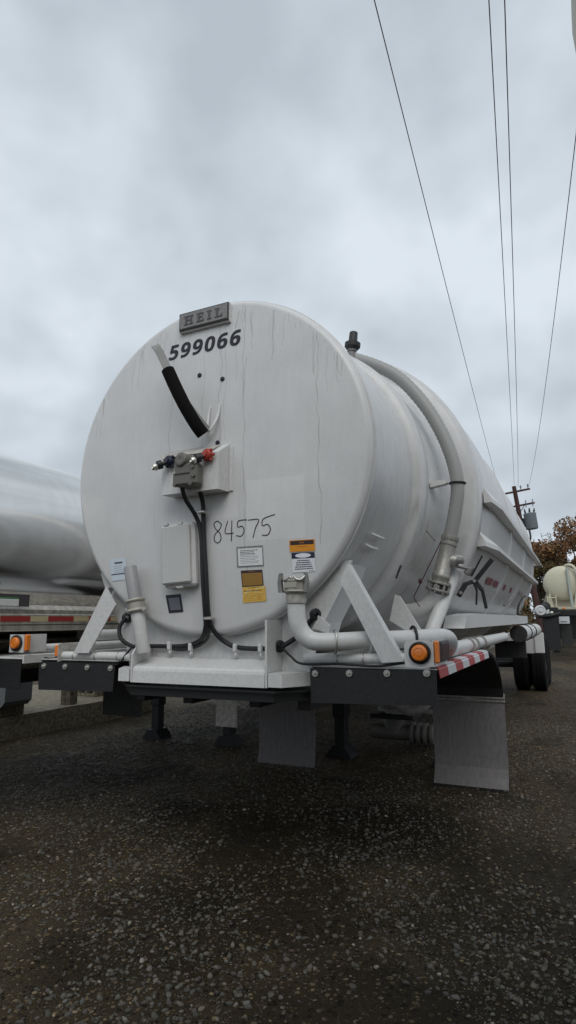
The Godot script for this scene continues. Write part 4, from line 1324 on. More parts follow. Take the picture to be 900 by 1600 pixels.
	for k in 4:
		var mm := MultiMesh.new()
		mm.transform_format = MultiMesh.TRANSFORM_3D
		mm.use_colors = true
		mm.mesh = kinds[k]
		mm.instance_count = 22000
		for i in mm.instance_count:
			# denser towards the open yard in front of the trailers
			var D := -2.6 + 9.0 * pow(rng.randf(), 1.5)
			var X := rng.randf_range(-3.6, 4.2) if D < 2.0 else rng.randf_range(-4.2, 5.0)
			for tr in 5:
				if pz.get_noise_2d(X * 1.9, D * 1.9) > rng.randf_range(-0.3, 0.25): break
				X = rng.randf_range(-3.6, 4.2)
			var s := 0.003 + 0.0125 * pow(rng.randf(), 4.0)
			var bs := Basis.from_euler(Vector3(rng.randf_range(-0.5, 0.5), rng.randf() * TAU, rng.randf_range(-0.5, 0.5))).scaled(Vector3.ONE * s)
			mm.set_instance_transform(i, Transform3D(bs, Vector3(X, ground_h(X, D, nz) + s * 0.12, -D)))
			var g := 0.065 + 0.10 * rng.randf() * rng.randf() + (0.2 * rng.randf() if rng.randf() < 0.035 else 0.0)
			mm.set_instance_color(i, Color(g * rng.randf_range(1.02, 1.16), g, g * rng.randf_range(0.76, 0.9)))
		var mi := MultiMeshInstance3D.new()
		mi.name = numbered("gravel")
		mi.multimesh = mm
		mi.material_override = M.stone
		mi.set_meta("kind", "stuff")
		mi.set_meta("label", ["dark loose gravel strewn over the yard", "brownish loose gravel strewn over the yard", "small grey stones strewn over the yard", "pale and dark chips strewn over the yard"][k])
		mi.set_meta("category", "gravel")
		add_child(mi)

# ------------------------------------------------------------------ neighbours
func build_polished_trailer():
	var tr := thing("tank_trailer", "polished aluminium tank trailer with red and cream tape along its side rail", "trailer", Vector3(-2.78, 0, 0), 0.0)
	var b := B.new()
	b.lathe(Vector3(0, 1.98, 0), Vector3(0, 0, 1), [[-1.25, 0.0], [-1.22, 0.4], [-1.12, 0.75], [-0.98, 0.90], [-0.9, 0.92], [0.0, 0.925], [3.0, 0.935], [9.6, 0.92], [9.8, 0.8], [9.95, 0.4], [10.0, 0.0]], 90)
	part(tr, "tank_barrel", b, M.polished)
	for d in [-0.5, 3.0, 5.4]:
		b = B.new()
		b.tube(ring(Vector3(0, 1.98, d), Vector3(0, 0, 1), 0.928 + 0.002 * d, 90), 0.005, 6, false)
		part(tr, "weld_seam", b, M.polished)
	b = B.new()
	# side trough below the barrel, folded
	b.prism([Vector2(0.70, 1.545), Vector2(0.98, 1.535), Vector2(1.015, 1.50), Vector2(1.015, 1.47), Vector2(1.003, 1.47), Vector2(1.003, 1.495), Vector2(0.975, 1.522), Vector2(0.70, 1.532)], Vector3(0, 0, -0.6), Vector3.RIGHT, Vector3.UP, 9.8)
	part(tr, "side_trough", b, M.alu)
	b = B.new()
	b.box(Vector3(1.0, 1.43, 4.3), Vector3(0.05, 0.075, 9.8), 0.006)
	b.box(Vector3(0.985, 1.365, 4.3), Vector3(0.07, 0.045, 9.8), 0.008)
	b.box(Vector3(0.5, 1.05, 4.6), Vector3(0.12, 0.22, 9.0), 0.01)
	b.box(Vector3(-0.5, 1.05, 4.6), Vector3(0.12, 0.22, 9.0), 0.01)
	var rl := part(tr, "side_rail", b, M.alu)
	var d := -0.4
	var red := true
	while d < 3.6:
		var l := 0.262 if red else 0.168
		b = B.new()
		b.quad(Vector3(1.0275, 1.412, d), Vector3(1.0275, 1.412, d + l), Vector3(1.0275, 1.452, d + l), Vector3(1.0275, 1.452, d), Vector3.RIGHT)
		part(rl, "tape_segment", b, M.dull_red if red else M.cream_tape)
		d += l + 0.001
		red = not red
	# placard holder and paper on the trough
	b = B.new()
	b.box(Vector3(1.03, 1.565, 0.1), Vector3(0.01, 0.09, 0.34), 0.002)
	var ph := part(tr, "placard_frame", b, M.plate_dark)
	b = B.new()
	b.box(Vector3(1.037, 1.548, 0.06), Vector3(0.006, 0.05, 0.22), 0.002)
	part(ph, "paper", b, M.white)
	b = B.new()
	b.box(Vector3(1.037, 1.580, 0.06), Vector3(0.006, 0.008, 0.22), 0.002)
	part(ph, "green_strip", b, mat(lin(0.03, 0.22, 0.07), 0.6))
	# front fender, lamp and conduit on this side
	b = B.new()
	b.box(Vector3(1.02, 1.165, 0.95), Vector3(0.58, 0.012, 1.9), 0.004)
	b.box(Vector3(1.31, 1.16, 0.95), Vector3(0.012, 0.06, 1.9), 0.004)
	part(tr, "fender", b, M.white)
	b = B.new()
	b.box(Vector3(1.02, 1.06, -0.008), Vector3(0.58, 0.18, 0.01), 0.002)
	part(tr, "rubber_apron", b, M.rubber)
	b = B.new()
	b.prism([Vector2(1.175, 1.205), Vector2(1.31, 1.205), Vector2(1.31, 1.325), Vector2(1.175, 1.325)], Vector3(0, 0, 0.0), Vector3.RIGHT, Vector3.UP, 0.006)
	b.box(Vector3(1.307, 1.265, 0.1), Vector3(0.006, 0.12, 0.19), 0.001)
	var lb := part(tr, "lamp_bracket", b, M.white)
	amber_lamp(lb, Vector3(1.245, 1.268, -0.002))
	b = B.new()
	b.box(Vector3(1.322, 1.27, 0.02), Vector3(0.022, 0.11, 0.04), 0.006)
	part(lb, "side_marker", b, M.amber)
	b = B.new()
	b.tube([Vector3(1.26, 1.225, 0.12), Vector3(1.26, 1.225, 2.6)], 0.03, 14)
	b.tube([Vector3(1.1, 1.30, 0.9), Vector3(1.1, 1.30, 3.6)], 0.045, 14)
	part(tr, "side_pipe", b, M.white)
	b = B.new()
	b.box(Vector3(0.8, 1.25, 1.35), Vector3(0.5, 0.22, 0.03), 0.005)
	part(tr, "bulkhead", b, M.white_dirty)
	# landing gear, flaps, wheels
	landing_leg(tr, -0.06, 3.3, 1.0, 0.14)
	landing_leg(tr, 0.96, 3.3, 1.0, 0.14)
	b = B.new()
	b.box(Vector3(1.27, 0.62, 2.72), Vector3(0.26, 0.62, 0.012), 0.003)
	part(tr, "mud_flap", b, M.white_dirty)
	b = B.new()
	b.box(Vector3(0.90, 0.80, 1.5), Vector3(0.44, 0.46, 0.012), 0.003)
	part(tr, "mud_flap", b, M.flap_dark)
	b = B.new()
	b.box(Vector3(0, 0.98, 0.8), Vector3(1.3, 0.1, 2.2), 0.01)
	b.box(Vector3(0, 1.12, 1.75), Vector3(1.1, 0.3, 0.1), 0.01)
	part(tr, "coupler_plate", b, M.black)
	for dd in [8.4, 9.7]:
		b = B.new()
		b.tube([Vector3(-0.9, 0.5, dd), Vector3(0.9, 0.5, dd)], 0.065, 12)
		b.box(Vector3(0.5, 0.75, dd), Vector3(0.1, 0.5, 0.3), 0.01)
		b.box(Vector3(-0.5, 0.75, dd), Vector3(0.1, 0.5, 0.3), 0.01)
		part(tr, "axle", b, M.black)
		for s in [-1.0, 1.0]:
			wheel(tr, Vector3(0.81 * s, 0.5, dd))
			wheel(tr, Vector3(1.14 * s, 0.5, dd))

func build_cream_trailer():
	var tr := thing("tank_trailer", "cream tank trailer parked nose-on before the autumn trees", "trailer", Vector3(1.45, 0, 22.6), 0.0)
	var b := B.new()
	b.lathe(Vector3(0, 2.76, 0), Vector3(0, 0, 1), [[-0.12, 0.0], [-0.11, 0.25], [-0.06, 0.5], [0.02, 0.64], [0.08, 0.66], [1.4, 0.68], [7.5, 0.70], [9.8, 0.66], [10.2, 0.4], [10.3, 0.0]], 48)
	b.prism([Vector2(-0.6, 2.6), Vector2(0.6, 2.6), Vector2(0.85, 1.9), Vector2(-0.85, 1.9)], Vector3(0, 0, 1.6), Vector3.RIGHT, Vector3.UP, 5.0)
	part(tr, "tank_barrel", b, M.cream)
	b = B.new()
	b.box(Vector3(-0.05, 3.07, -0.06), Vector3(0.42, 0.03, 0.02), 0.004)
	part(tr, "name_strip", b, M.plate_dark)
	b = B.new()
	b.tube(curve([Vector3(0.10, 3.36, 0.3), Vector3(0.25, 3.44, 0.0), Vector3(0.45, 3.36, -0.1), Vector3(0.56, 3.05, -0.12), Vector3(0.58, 2.6, -0.1), Vector3(0.56, 1.9, 0.1)], 6), 0.06, 12)
	part(tr, "delivery_hose", b, M.cream)
	b = B.new()
	b.tube([Vector3(0.22, 3.30, -0.14), Vector3(0.30, 1.85, -0.2)], 0.055, 10)
	part(tr, "stand_pipe", b, worn(lin(0.42, 0.47, 0.42), 0.5, 0.0, 1.0, M.cream.albedo_texture))
	b = B.new()
	b.prism([Vector2(-0.75, 1.85), Vector2(0.85, 1.85), Vector2(0.5, 2.3), Vector2(-0.4, 2.35)], Vector3(0, 0, 0.25), Vector3.RIGHT, Vector3.UP, 0.05)
	part(tr, "saddle", b, M.beige)
	b = B.new()
	b.box(Vector3(0.1, 1.80, 0.2), Vector3(1.9, 0.10, 0.9), 0.01)
	part(tr, "deck", b, M.beige)
	b = B.new()
	b.box(Vector3(0.1, 1.62, 0.3), Vector3(2.0, 0.2, 1.2), 0.01)
	b.box(Vector3(0.2, 1.2, 2.2), Vector3(2.2, 0.8, 0.3), 0.01)
	part(tr, "coupler_plate", b, M.black)
	b = B.new()
	b.box(Vector3(-0.47, 0.86, -0.6), Vector3(0.53, 1.2, 0.02), 0.004)
	part(tr, "mud_flap", b, M.black)
	b = B.new()
	b.box(Vector3(0.02, 0.80, -0.2), Vector3(0.38, 0.75, 0.02), 0.004)
	part(tr, "mud_flap", b, M.flap_dark)
	b = B.new()
	b.box(Vector3(-0.02, 1.36, -0.5), Vector3(0.36, 0.26, 0.02), 0.004)
	var wp := part(tr, "white_plate", b, M.white_tape)
	b = B.new()
	b.box(Vector3(-0.04, 1.30, -0.515), Vector3(0.22, 0.03, 0.008), 0.002)
	part(wp, "slot", b, M.plate_dark)
	# blower and fittings on the near corner
	b = B.new()
	b.lathe(Vector3(-0.80, 1.72, -0.7), Vector3(0.2, 0, -1), [[-0.2, 0.2], [0.0, 0.2], [0.04, 0.16], [0.02, 0.08], [0.08, 0.06], [0.08, 0.0]], 20)
	b.box(Vector3(-0.62, 1.68, -0.55), Vector3(0.24, 0.2, 0.2), 0.03)
	var bl := part(tr, "blower", b, M.white_tape)
	b = B.new()
	b.lathe(Vector3(-0.6, 1.88, -0.6), Vector3(0.5, 0.3, -1), [[-0.15, 0.0], [-0.15, 0.16], [0.0, 0.18], [0.05, 0.1], [0.05, 0.0]], 16)
	b.box(Vector3(-0.35, 1.72, -0.5), Vector3(0.3, 0.24, 0.2), 0.03)
	b.tube(curve([Vector3(-0.9, 1.5, -0.6), Vector3(-0.5, 1.52, -0.66), Vector3(-0.15, 1.62, -0.5)], 4), 0.07, 10)
	part(bl, "housing", b, M.black)
	b = B.new()
	b.lathe(Vector3(-0.42, 1.63, -0.66), Vector3(0, 0, -1), [[0.0, 0.0], [0.0, 0.07], [0.06, 0.06], [0.08, 0.0]], 12)
	part(bl, "regulator", b, M.zinc)
	for d in [0.5, 1.3]:
		b = B.new()
		b.tube(ring(Vector3(0, 2.76, d), Vector3(0, 0, 1), 0.675 + 0.01 * d, 40), 0.02, 6, false)
		part(tr, "hoop", b, M.cream)
	for x in [-0.55, -0.25]:
		b = B.new()
		b.tube([Vector3(x, 1.85, -0.12), Vector3(x, 2.3, -0.14)], 0.025, 8)
		part(tr, "upright", b, M.cream)
	b = B.new()
	b.tube([Vector3(-0.55, 2.2, -0.13), Vector3(-0.25, 2.2, -0.13)], 0.02, 8)
	part(tr, "rail", b, M.cream)
	for x in [-0.35, 0.35]:
		b = B.new()
		b.prism([Vector2(x, 1.84), Vector2(x + 0.28 * signf(x), 1.84), Vector2(x + 0.1 * signf(x), 2.45)], Vector3(0, 0, -0.02), Vector3.RIGHT, Vector3.UP, 0.03)
		part(tr, "brace", b, M.cream)
	for x in [-0.3, 0.0, 0.6]:
		b = B.new()
		b.lathe(Vector3(x, 1.80, -0.256), Vector3(0, 0, -1), [[0.0, 0.045], [0.03, 0.04], [0.035, 0.0]], 12)
		part(tr, "marker_lamp", b, M.amber)
	landing_leg(tr, -0.5, 3.4, 1.1, 0.15)
	landing_leg(tr, 0.5, 3.4, 1.1, 0.15)
	var wheels_at := [8.8, 10.1]
	for d in wheels_at:
		for s in [-1.0, 1.0]: wheel(tr, Vector3(1.0 * s, 0.5, d))
		b = B.new()
		b.tube([Vector3(-0.9, 0.5, d), Vector3(0.9, 0.5, d)], 0.065, 12)
		b.box(Vector3(0, 1.0, d), Vector3(0.9, 1.2, 0.2), 0.01)
		part(tr, "axle", b, M.black)
	var t2 := tr.duplicate()
	t2.name = numbered("tank_trailer")
	add_child(t2)
	t2.position = Vector3(2.95, 0, -35.5)
	t2.set_meta("label", "cream tank trailer peeping out behind the first cream trailer")

func build_beige_trailer():
	# stands beside and behind the photographer; only the edge of its rounded end shows
	var tr := thing("tank_trailer", "beige tank trailer whose rounded end rises beside the open yard", "trailer", Vector3(2.985, 0, -1.02), 0.0)
	var b := B.new()
	b.lathe(Vector3(0, 3.2, 0), Vector3(0, 0, -1), [[-0.26, 0.0], [-0.24, 0.3], [-0.17, 0.6], [-0.06, 0.82], [0.06, 0.90], [0.16, 0.915], [5.0, 0.93], [9.0, 0.92], [9.4, 0.6], [9.5, 0.0]], 64)
	part(tr, "tank_barrel", b, M.beige)
	b = B.new()
	b.box(Vector3(0.3, 1.85, -3.9), Vector3(0.8, 0.9, 5.4), 0.02)
	b.box(Vector3(0.3, 1.25, -4.9), Vector3(0.5, 0.4, 8.0), 0.02)
	for d in [-1.5, -5.0]: b.box(Vector3(0.3, 1.5, d), Vector3(0.9, 0.6, 0.2), 0.02)
	part(tr, "frame_rail", b, M.flap_dark)
	for d in [-2.2, -3.5]:
		b = B.new()
		b.tube([Vector3(-0.3, 0.5, d), Vector3(0.9, 0.5, d)], 0.065, 12)
		b.box(Vector3(0.3, 0.8, d), Vector3(0.6, 0.6, 0.2), 0.02)
		part(tr, "axle", b, M.black)
		for s in [-0.35, 0.95]: wheel(tr, Vector3(s, 0.5, d))
	landing_leg(tr, 0.0, -7.6, 1.2, 0.14)
	landing_leg(tr, 0.7, -7.6, 1.2, 0.14)

# ------------------------------------------------------------------ yard objects
func build_yard():
	var b := B.new()
	# worn concrete slab
	var t := thing("concrete_slab", "weathered raised concrete slab edge at the left of the yard", "slab", Vector3(-4.42, 0, 0))
	var out := []
	for k in 24:
		out.append(Vector2(sin(k * 1.9) * 0.010 + rng.randf_range(-0.008, 0.008), -1.0 + 6.4 * k / 23.0))
	out.append_array([Vector2(-6.0, 5.4), Vector2(-6.0, -1.0)])
	b.prism(out, Vector3(0, -0.06, 0), Vector3.RIGHT, Vector3(0, 0, 1), -0.34)
	part(t, "slab_body", b, M.concrete)
	t = thing("wooden_post", "short square timber post standing on the concrete slab", "post", Vector3(-4.62, 0.28, 3.62))
	b = B.new()
	for k in 2: b.box(Vector3(-0.045 + 0.09 * k, 0.17, 0), Vector3(0.085, 0.34 + 0.012 * k, 0.15), 0.008)
	part(t, "timber", b, M.wood)
	t = thing("metal_cabinet", "grey metal cabinet propped on timber at the slab edge", "cabinet", Vector3(-4.75, 0.28, 2.45))
	b = B.new()
	b.prism([Vector2(-0.5, 0.13), Vector2(0.36, 0.13), Vector2(0.42, 0.19), Vector2(0.42, 0.52), Vector2(-0.5, 0.52)], Vector3(0, 0, -0.15), Vector3.RIGHT, Vector3.UP, 0.4)
	var cab := part(t, "casing", b, M.cabinet)
	b = B.new()
	b.lathe(Vector3(0.33, 0.2, -0.152), Vector3(0, 0, -1), [[0.0, 0.014], [0.008, 0.012], [0.008, 0.0]], 10)
	part(cab, "bolt", b, M.zinc)
	for x in [0.0, 0.22]:
		t = thing("timber_block", ["timber offcut wedged under the middle of the grey cabinet", "timber offcut wedged under the grey cabinet's cut corner"][int(x > 0.1)], "timber", Vector3(-4.75 + x, 0.28, 2.5), 0.3 * x, "timber blocks under the cabinet")
		b = B.new()
		b.box(Vector3(0, 0.064, 0), Vector3(0.17, 0.126, 0.42), 0.01)
		part(t, "block", b, M.wood)
	for k in 3:
		t = thing("concrete_block", ["hollow concrete block lying farthest in from the slab edge", "hollow concrete block lying between two others on the slab", "hollow concrete block lying closest to the slab edge"][k], "block", Vector3(-5.05 + 0.42 * k, 0.28, 4.5 + 0.12 * k), 0.12 * k - 0.1, "hollow blocks on the slab")
		b = B.new()
		b.box(Vector3(0, 0.02, 0), Vector3(0.39, 0.04, 0.19), 0.006)
		b.box(Vector3(0, 0.17, 0), Vector3(0.39, 0.04, 0.19), 0.006)
		for x in [-0.175, 0.0, 0.175]: b.box(Vector3(x, 0.095, 0), Vector3(0.04, 0.11, 0.19), 0.004)
		part(t, "shell", b, M.concrete)

func build_power():
	var top := Vector3(-1.24, 10.07, 38.7)
	var base := Vector3(-0.2, -0.1, 38.9)
	var t := thing("utility_pole", "reddish timber utility pole with two crossarms and a grey transformer", "pole", Vector3(base.x, 0, base.z))
	var b := B.new()
	var P := []
	for k in 13: P.append((base.lerp(top, k / 12.0)) - Vector3(base.x, 0, base.z))
	var R := []
	for k in 13: R.append(0.22 - 0.09 * k / 12.0)
	b.tube(P, R, 16)
	part(t, "pole", b, M.pole_wood)
	var o := Vector3(base.x, 0, base.z)
	var arms := [[Vector3(-2.25, 9.48, 38.4), Vector3(-0.28, 9.86, 39.1)], [Vector3(-1.95, 8.58, 38.5), Vector3(-0.08, 8.94, 39.3)]]
	for a in arms:
		b = B.new()
		b.bar(a[0] - o - Vector3(0, 0, 0.15), a[1] - o - Vector3(0, 0, 0.15), 0.10, 0.12, Vector3.UP, 0.01)
		var am := part(t, "crossarm", b, M.pole_wood)
		for q in [0.08, 0.72, 0.94]:
			var p: Vector3 = a[0].lerp(a[1], q) - o - Vector3(0, 0, 0.15)
			b = B.new()
			b.lathe(p + Vector3(0, -0.22 if a == arms[1] else 0.02, 0), Vector3.UP, [[0.0, 0.0], [0.0, 0.03], [0.16, 0.03], [0.16, 0.06], [0.22, 0.05], [0.25, 0.06], [0.32, 0.04], [0.5 if a == arms[1] else 0.34, 0.03], [0.5 if a == arms[1] else 0.34, 0.0]], 10)
			part(am, "insulator", b, M.glass_grey)
	for s in [-0.45, 0.45]:
		b = B.new()
		b.tube([Vector3(-1.05 + s, 8.75 + s * 0.19, 38.6) - o, Vector3(-1.0, 8.25, 38.6) - o], 0.025, 8)
		part(t, "brace", b, M.wire)
	b = B.new()
	b.lathe(Vector3(-0.32, 7.15, 38.75) - o, Vector3(-0.09, 1, 0), [[0.0, 0.0], [0.0, 0.34], [0.05, 0.38], [0.95, 0.38], [0.98, 0.40], [1.02, 0.40], [1.06, 0.3], [1.08, 0.0]], 24)
	var tf := part(t, "transformer", b, M.glass_grey)
	for q in [[-0.25, 0.1], [0.02, -0.2], [0.26, 0.05]]:
		b = B.new()
		b.lathe(Vector3(-0.42 + q[0], 8.2, 38.75 + q[1]) - o, Vector3(q[0] * 0.6, 1, 0), [[0.0, 0.05], [0.08, 0.07], [0.12, 0.04], [0.18, 0.07], [0.24, 0.04], [0.34, 0.03], [0.34, 0.0]], 10)
		part(tf, "bushing", b, M.wire)
	b = B.new()
	b.box(Vector3(-0.72, 7.6, 38.75) - o, Vector3(0.3, 0.6, 0.12), 0.01)
	b.tube(curve([Vector3(-0.5, 7.1, 38.6) - o, Vector3(-0.45, 6.6, 38.5) - o, Vector3(-0.6, 6.2, 38.5) - o], 4), 0.06, 8)
	part(tf, "mount", b, M.wire)
	# conductors run over the yard towards the next pole behind the photographer
	var wires := [["steel power line attached to the hidden end of the upper crossarm", Vector3(-2.10, 9.62, 38.3), Vector3(0.20, 9.35, 3.4)], ["thin power line tied to the pole head", Vector3(-1.20, 10.15, 38.5), Vector3(1.55, 9.3, 4.0)], ["power line tied to the pole just under its head", Vector3(-0.98, 9.92, 38.6), Vector3(1.74, 9.0, 3.85)], ["power line attached to the free tip of the upper crossarm", Vector3(-0.36, 9.98, 38.9), Vector3(2.53, 9.0, 6.65)]]
	for w in wires:
		var a: Vector3 = w[1]
		var m: Vector3 = w[2]
		var dir := (m - a)
		var L := 46.0 / absf(dir.z)
		# parabola through both points, level with the pole head at the far end
		var pts := []
		var s1 := 1.0
		var ye: float = a.y
		var T := L
		# y(s) = a.y + k s (s - T)  with y(1) = m.y
		var kq: float = (m.y - a.y) / (1.0 * (1.0 - T))
		for i in 41:
			var s := T * i / 40.0
			pts.append(Vector3(a.x + dir.x * s, a.y + kq * s * (s - T), a.z + dir.z * s))
		var tw := thing("power_line", w[0], "cable", a, 0.0, "power lines over the yard")
		b = B.new()
		var loc := []
		for p in pts: loc.append(p - a)
		b.tube(loc, 0.0075, 8)
		part(tw, "conductor", b, M.wire)

func tree_mesh(seed_: int, h: float, w: float, n: int, cols: Array, sparse: float) -> Array:
	var r := RandomNumberGenerator.new()
	r.seed = seed_
	var tb := B.new()
	var trunk := curve([Vector3(0, -0.2, 0), Vector3(r.randf_range(-0.2, 0.2), h * 0.25, 0), Vector3(r.randf_range(-0.4, 0.4), h * 0.55, r.randf_range(-0.3, 0.3)), Vector3(r.randf_range(-0.5, 0.5), h * 0.9, 0)], 4)
	var rd := []
	for i in trunk.size(): rd.append(lerpf(0.26, 0.03, float(i) / (trunk.size() - 1)))
	tb.tube(trunk, rd, 8)
	var lobes := []
	for k in 22:
		var y := r.randf_range(0.22, 1.0)
		var rr := w * (0.35 + 0.65 * sin(PI * clampf((y - 0.12) / 0.95, 0.0, 1.0)))
		var a := r.randf() * TAU
		var q := rr * sqrt(r.randf())
		var c := Vector3(cos(a) * q, y * h * 0.95, sin(a) * q)
		lobes.append([c, r.randf_range(0.45, 1.0) * w * 0.36])
		var ti := int(clampf(y * 0.75, 0.0, 1.0) * (trunk.size() - 1))
		tb.tube(curve([trunk[ti], trunk[ti].lerp(c, 0.5) + Vector3(0, -0.2, 0), c], 3), [0.08, 0.07, 0.06, 0.05, 0.04, 0.03, 0.02], 5, false)
		for s in 5:
			var dv := Vector3(r.randf_range(-1, 1), r.randf_range(-0.3, 1), r.randf_range(-1, 1)).normalized()
			tb.tube([c, c + dv * lobes[-1][1] * 1.15], [0.02, 0.008], 4, false)
	var lb := B.new()
	for i in n:
		var L: Array = lobes[r.randi() % lobes.size()]
		var dv := Vector3(r.randfn(), r.randfn() * 0.8, r.randfn()).normalized() * pow(r.randf(), 0.45)
		var c: Vector3 = L[0] + dv * L[1] * sparse
		var s := r.randf_range(0.08, 0.2)
		var u := Vector3(r.randfn(), r.randfn(), r.randfn()).normalized()
		var q := u.cross(Vector3(r.randfn(), r.randfn(), r.randfn())).normalized()
		var nn := u.cross(q)
		var col: Color = cols[r.randi() % cols.size()]
		lb.col = col * r.randf_range(0.7, 1.25)
		lb.col.a = 1.0
		lb.tri(c - u * s, c + q * s * 0.55, c + u * s, nn, nn, nn)
		lb.tri(c - u * s, c + u * s, c - q * s * 0.5 + nn * s * 0.2, nn, nn, nn)
	return [commit(tb), commit(lb) if n > 0 else null]

func build_trees():
	var russet := [Color(0.27, 0.13, 0.05), Color(0.20, 0.095, 0.04), Color(0.31, 0.165, 0.065), Color(0.17, 0.10, 0.045), Color(0.23, 0.135, 0.06)]
	var olive := [Color(0.15, 0.125, 0.05), Color(0.11, 0.10, 0.04), Color(0.23, 0.14, 0.055), Color(0.17, 0.10, 0.045)]
	var kinds := [tree_mesh(3, 11.0, 3.9, 15000, russet, 1.0), tree_mesh(5, 10.0, 3.4, 12000, olive, 0.95), tree_mesh(7, 12.0, 4.4, 16000, russet, 1.05), tree_mesh(11, 13.0, 2.6, 0, russet, 1.0)]
	var spots := [[0, 2.5, 60.0, 0.98, "broad russet tree directly behind the cream tank trailer"], [1, -1.2, 60.0, 0.84, "thin olive tree with brown tips beside the utility pole"], [3, 0.2, 66.0, 0.84, "bare leafless tree poking above the russet crowns"], [2, 4.7, 62.0, 1.0, "tall russet tree at the thickest part of the wood edge"],
		[0, 8.6, 61.0, 0.95, "round russet tree next to the tallest brown crown"], [2, 12.5, 65.0, 1.0, "wide rust-brown tree before the open end of the wood"], [1, -4.8, 63.0, 0.9, "olive tree standing behind the white trailer's tail"], [0, -9.2, 64.0, 0.9, "russet tree hidden behind the white trailer's barrel"], [2, -14.0, 66.0, 0.9, "spreading russet tree beyond the polished trailer's tail"],
		[0, 16.5, 62.0, 1.0, "russet tree past the cream trailer's far side"], [2, 21.0, 63.0, 1.0, "large russet tree at the far bend of the wood"], [1, 26.0, 60.0, 1.0, "olive tree ending the wood past the cream trailer"], [0, -19.5, 64.0, 0.95, "russet tree beyond the polished trailer's barrel"], [2, -25.0, 66.0, 0.95, "large russet tree beyond the concrete slab"], [0, 0.5, 67.0, 0.98, "russet tree filling the gap behind the leafless tree"], [1, 3.8, 58.5, 0.55, "low olive sapling growing in front of the russet wood"], [1, -31.0, 60.0, 0.95, "olive tree at the wood's end beyond the slab"]]
	for s in spots:
		var t := thing("oak_tree" if s[0] != 3 else "bare_tree", s[4], "tree", Vector3(s[1], 0, s[2]), rng.randf() * TAU, "trees along the wood edge")
		t.scale = Vector3.ONE * s[3]
		part(t, "trunk", kinds[s[0]][0], M.bark)
		if kinds[s[0]][1] != null: part(t, "crown", kinds[s[0]][1], M.leaf)

func build_undergrowth():
	var r := RandomNumberGenerator.new()
	r.seed = 99
	var b := B.new()
	var cols := [Color(0.14, 0.09, 0.045), Color(0.10, 0.075, 0.035), Color(0.18, 0.11, 0.05), Color(0.09, 0.085, 0.04)]
	for i in 26000:
		var x := r.randf_range(-42.0, 34.0)
		var top := 2.6 + 1.3 * sin(x * 0.9) + 0.8 * sin(x * 2.3 + 1.0)
		var c := Vector3(x, top * pow(r.randf(), 0.8), 57.0 + 7.0 * r.randf() * r.randf())
		var s := r.randf_range(0.12, 0.3)
		var u := Vector3(r.randfn(), r.randfn(), r.randfn()).normalized()
		var q := u.cross(Vector3(r.randfn(), r.randfn(), r.randfn())).normalized()
		var nn := u.cross(q)
		b.col = cols[r.randi() % 4] * r.randf_range(0.7, 1.2)
		b.col.a = 1.0
		b.tri(c - u * s, c + q * s * 0.6, c + u * s, nn, nn, nn)
	var o := part(self, "undergrowth", b, M.leaf)
	o.set_meta("kind", "stuff")
	o.set_meta("label", "low brown undergrowth along the foot of the wood")
	o.set_meta("category", "undergrowth")

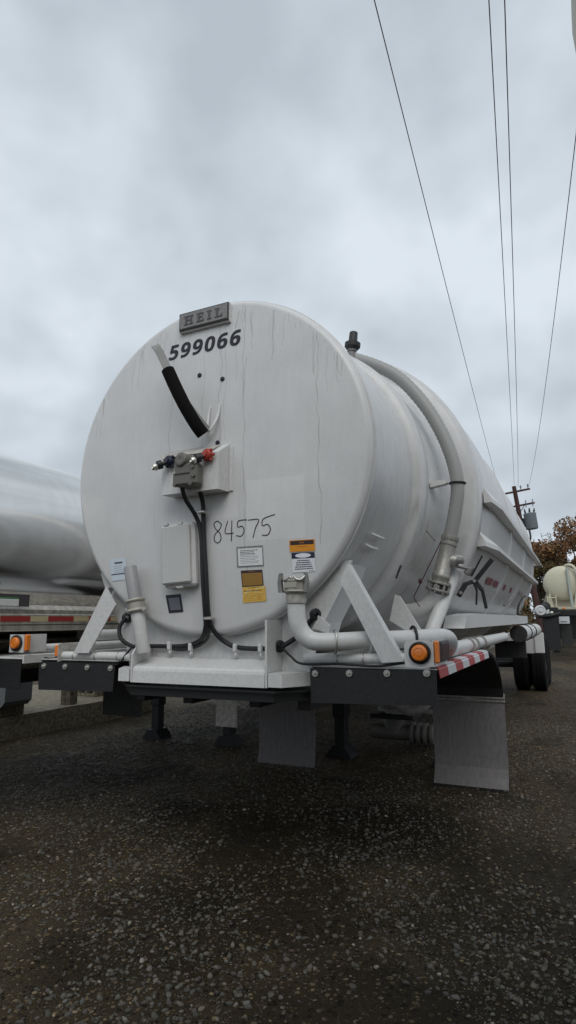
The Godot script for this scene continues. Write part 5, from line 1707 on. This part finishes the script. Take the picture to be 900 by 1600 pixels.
func sky_texture() -> ImageTexture:
	var W := 1024
	var H := 512
	var nz := FastNoiseLite.new()
	nz.seed = 14; nz.frequency = 1.0; nz.fractal_octaves = 5; nz.fractal_gain = 0.48
	var d := PackedFloat32Array()
	d.resize(W * H * 3)
	var i := 0
	for y in H:
		var el := (0.5 - (y + 0.5) / H) * PI
		for x in W:
			var az := (x + 0.5) / W * TAU
			var col := Vector3(0.06, 0.06, 0.06)
			if el > -0.03:
				var dx := cos(el) * sin(az)
				var dz := cos(el) * cos(az)
				var k := 1.0 / (maxf(sin(el), 0.0) + 0.5)
				var a := nz.get_noise_3d(dx * k * 1.9, dz * k * 1.9, 3.0)
				var b := nz.get_noise_3d(dx * k * 4.6 + 20.0, dz * k * 4.6, 9.0)
				var c3 := nz.get_noise_3d(dx * k * 11.0 - 11.0, dz * k * 11.0, 21.0)
				var v := 0.55 + a * 0.95 + b * 0.42 + c3 * 0.17
				v = clampf(v, 0.0, 1.0)
				var lum := lerpf(1.0, 1.37, v)
				col = Vector3(0.47, 0.532, 0.594).lerp(Vector3(0.53, 0.582, 0.636), v) * lum
			d[i] = col.x; d[i + 1] = col.y; d[i + 2] = col.z
			i += 3
	return ImageTexture.create_from_image(Image.create_from_data(W, H, false, Image.FORMAT_RGBF, d.to_byte_array()))

func _ready():
	rng.seed = 2024
	# camera: pose and lens solved from the photograph's vanishing points
	var cam := Camera3D.new()
	cam.name = "camera"
	var yaw := 0.4422
	var pit := 0.1790
	var rol := -0.0079
	var fw := Vector3(-sin(yaw) * cos(pit), sin(pit), -cos(yaw) * cos(pit))
	var ri := Vector3(cos(yaw), 0, -sin(yaw))
	var up := ri.cross(fw)
	var r2 := ri * cos(rol) + up * sin(rol)
	var u2 := up * cos(rol) - ri * sin(rol)
	cam.transform = Transform3D(Basis(r2, u2, -fw), Vector3(1.937, 1.40, 3.003))
	cam.fov = 80.63
	cam.near = 0.05
	cam.far = 2000.0
	add_child(cam)
	cam.current = true
	# overcast sky
	var we := WorldEnvironment.new()
	we.name = "world_environment"
	var env := Environment.new()
	env.background_mode = Environment.BG_SKY
	var sk := Sky.new()
	var pm := PanoramaSkyMaterial.new()
	pm.panorama = sky_texture()
	sk.sky_material = pm
	env.sky = sk
	env.background_energy_multiplier = 1.0
	env.tonemap_mode = Environment.TONE_MAPPER_LINEAR
	env.tonemap_exposure = 1.0
	env.sdfgi_enabled = true; env.ssao_enabled = true; env.ssil_enabled = true
	we.environment = env
	add_child(we)
	var sun := DirectionalLight3D.new()
	sun.name = "sun"
	sun.light_energy = 0.4
	sun.light_angular_distance = 40.0
	sun.light_color = Color(1.0, 0.985, 0.96)
	sun.shadow_enabled = true
	add_child(sun)
	sun.look_at_from_position(Vector3(3.0, 6.5, 5.0), Vector3.ZERO)
	make_materials()
	build_ground()
	build_trailer()
	build_polished_trailer()
	build_cream_trailer()
	build_beige_trailer()
	build_yard()
	build_power()
	build_trees()
	build_undergrowth()
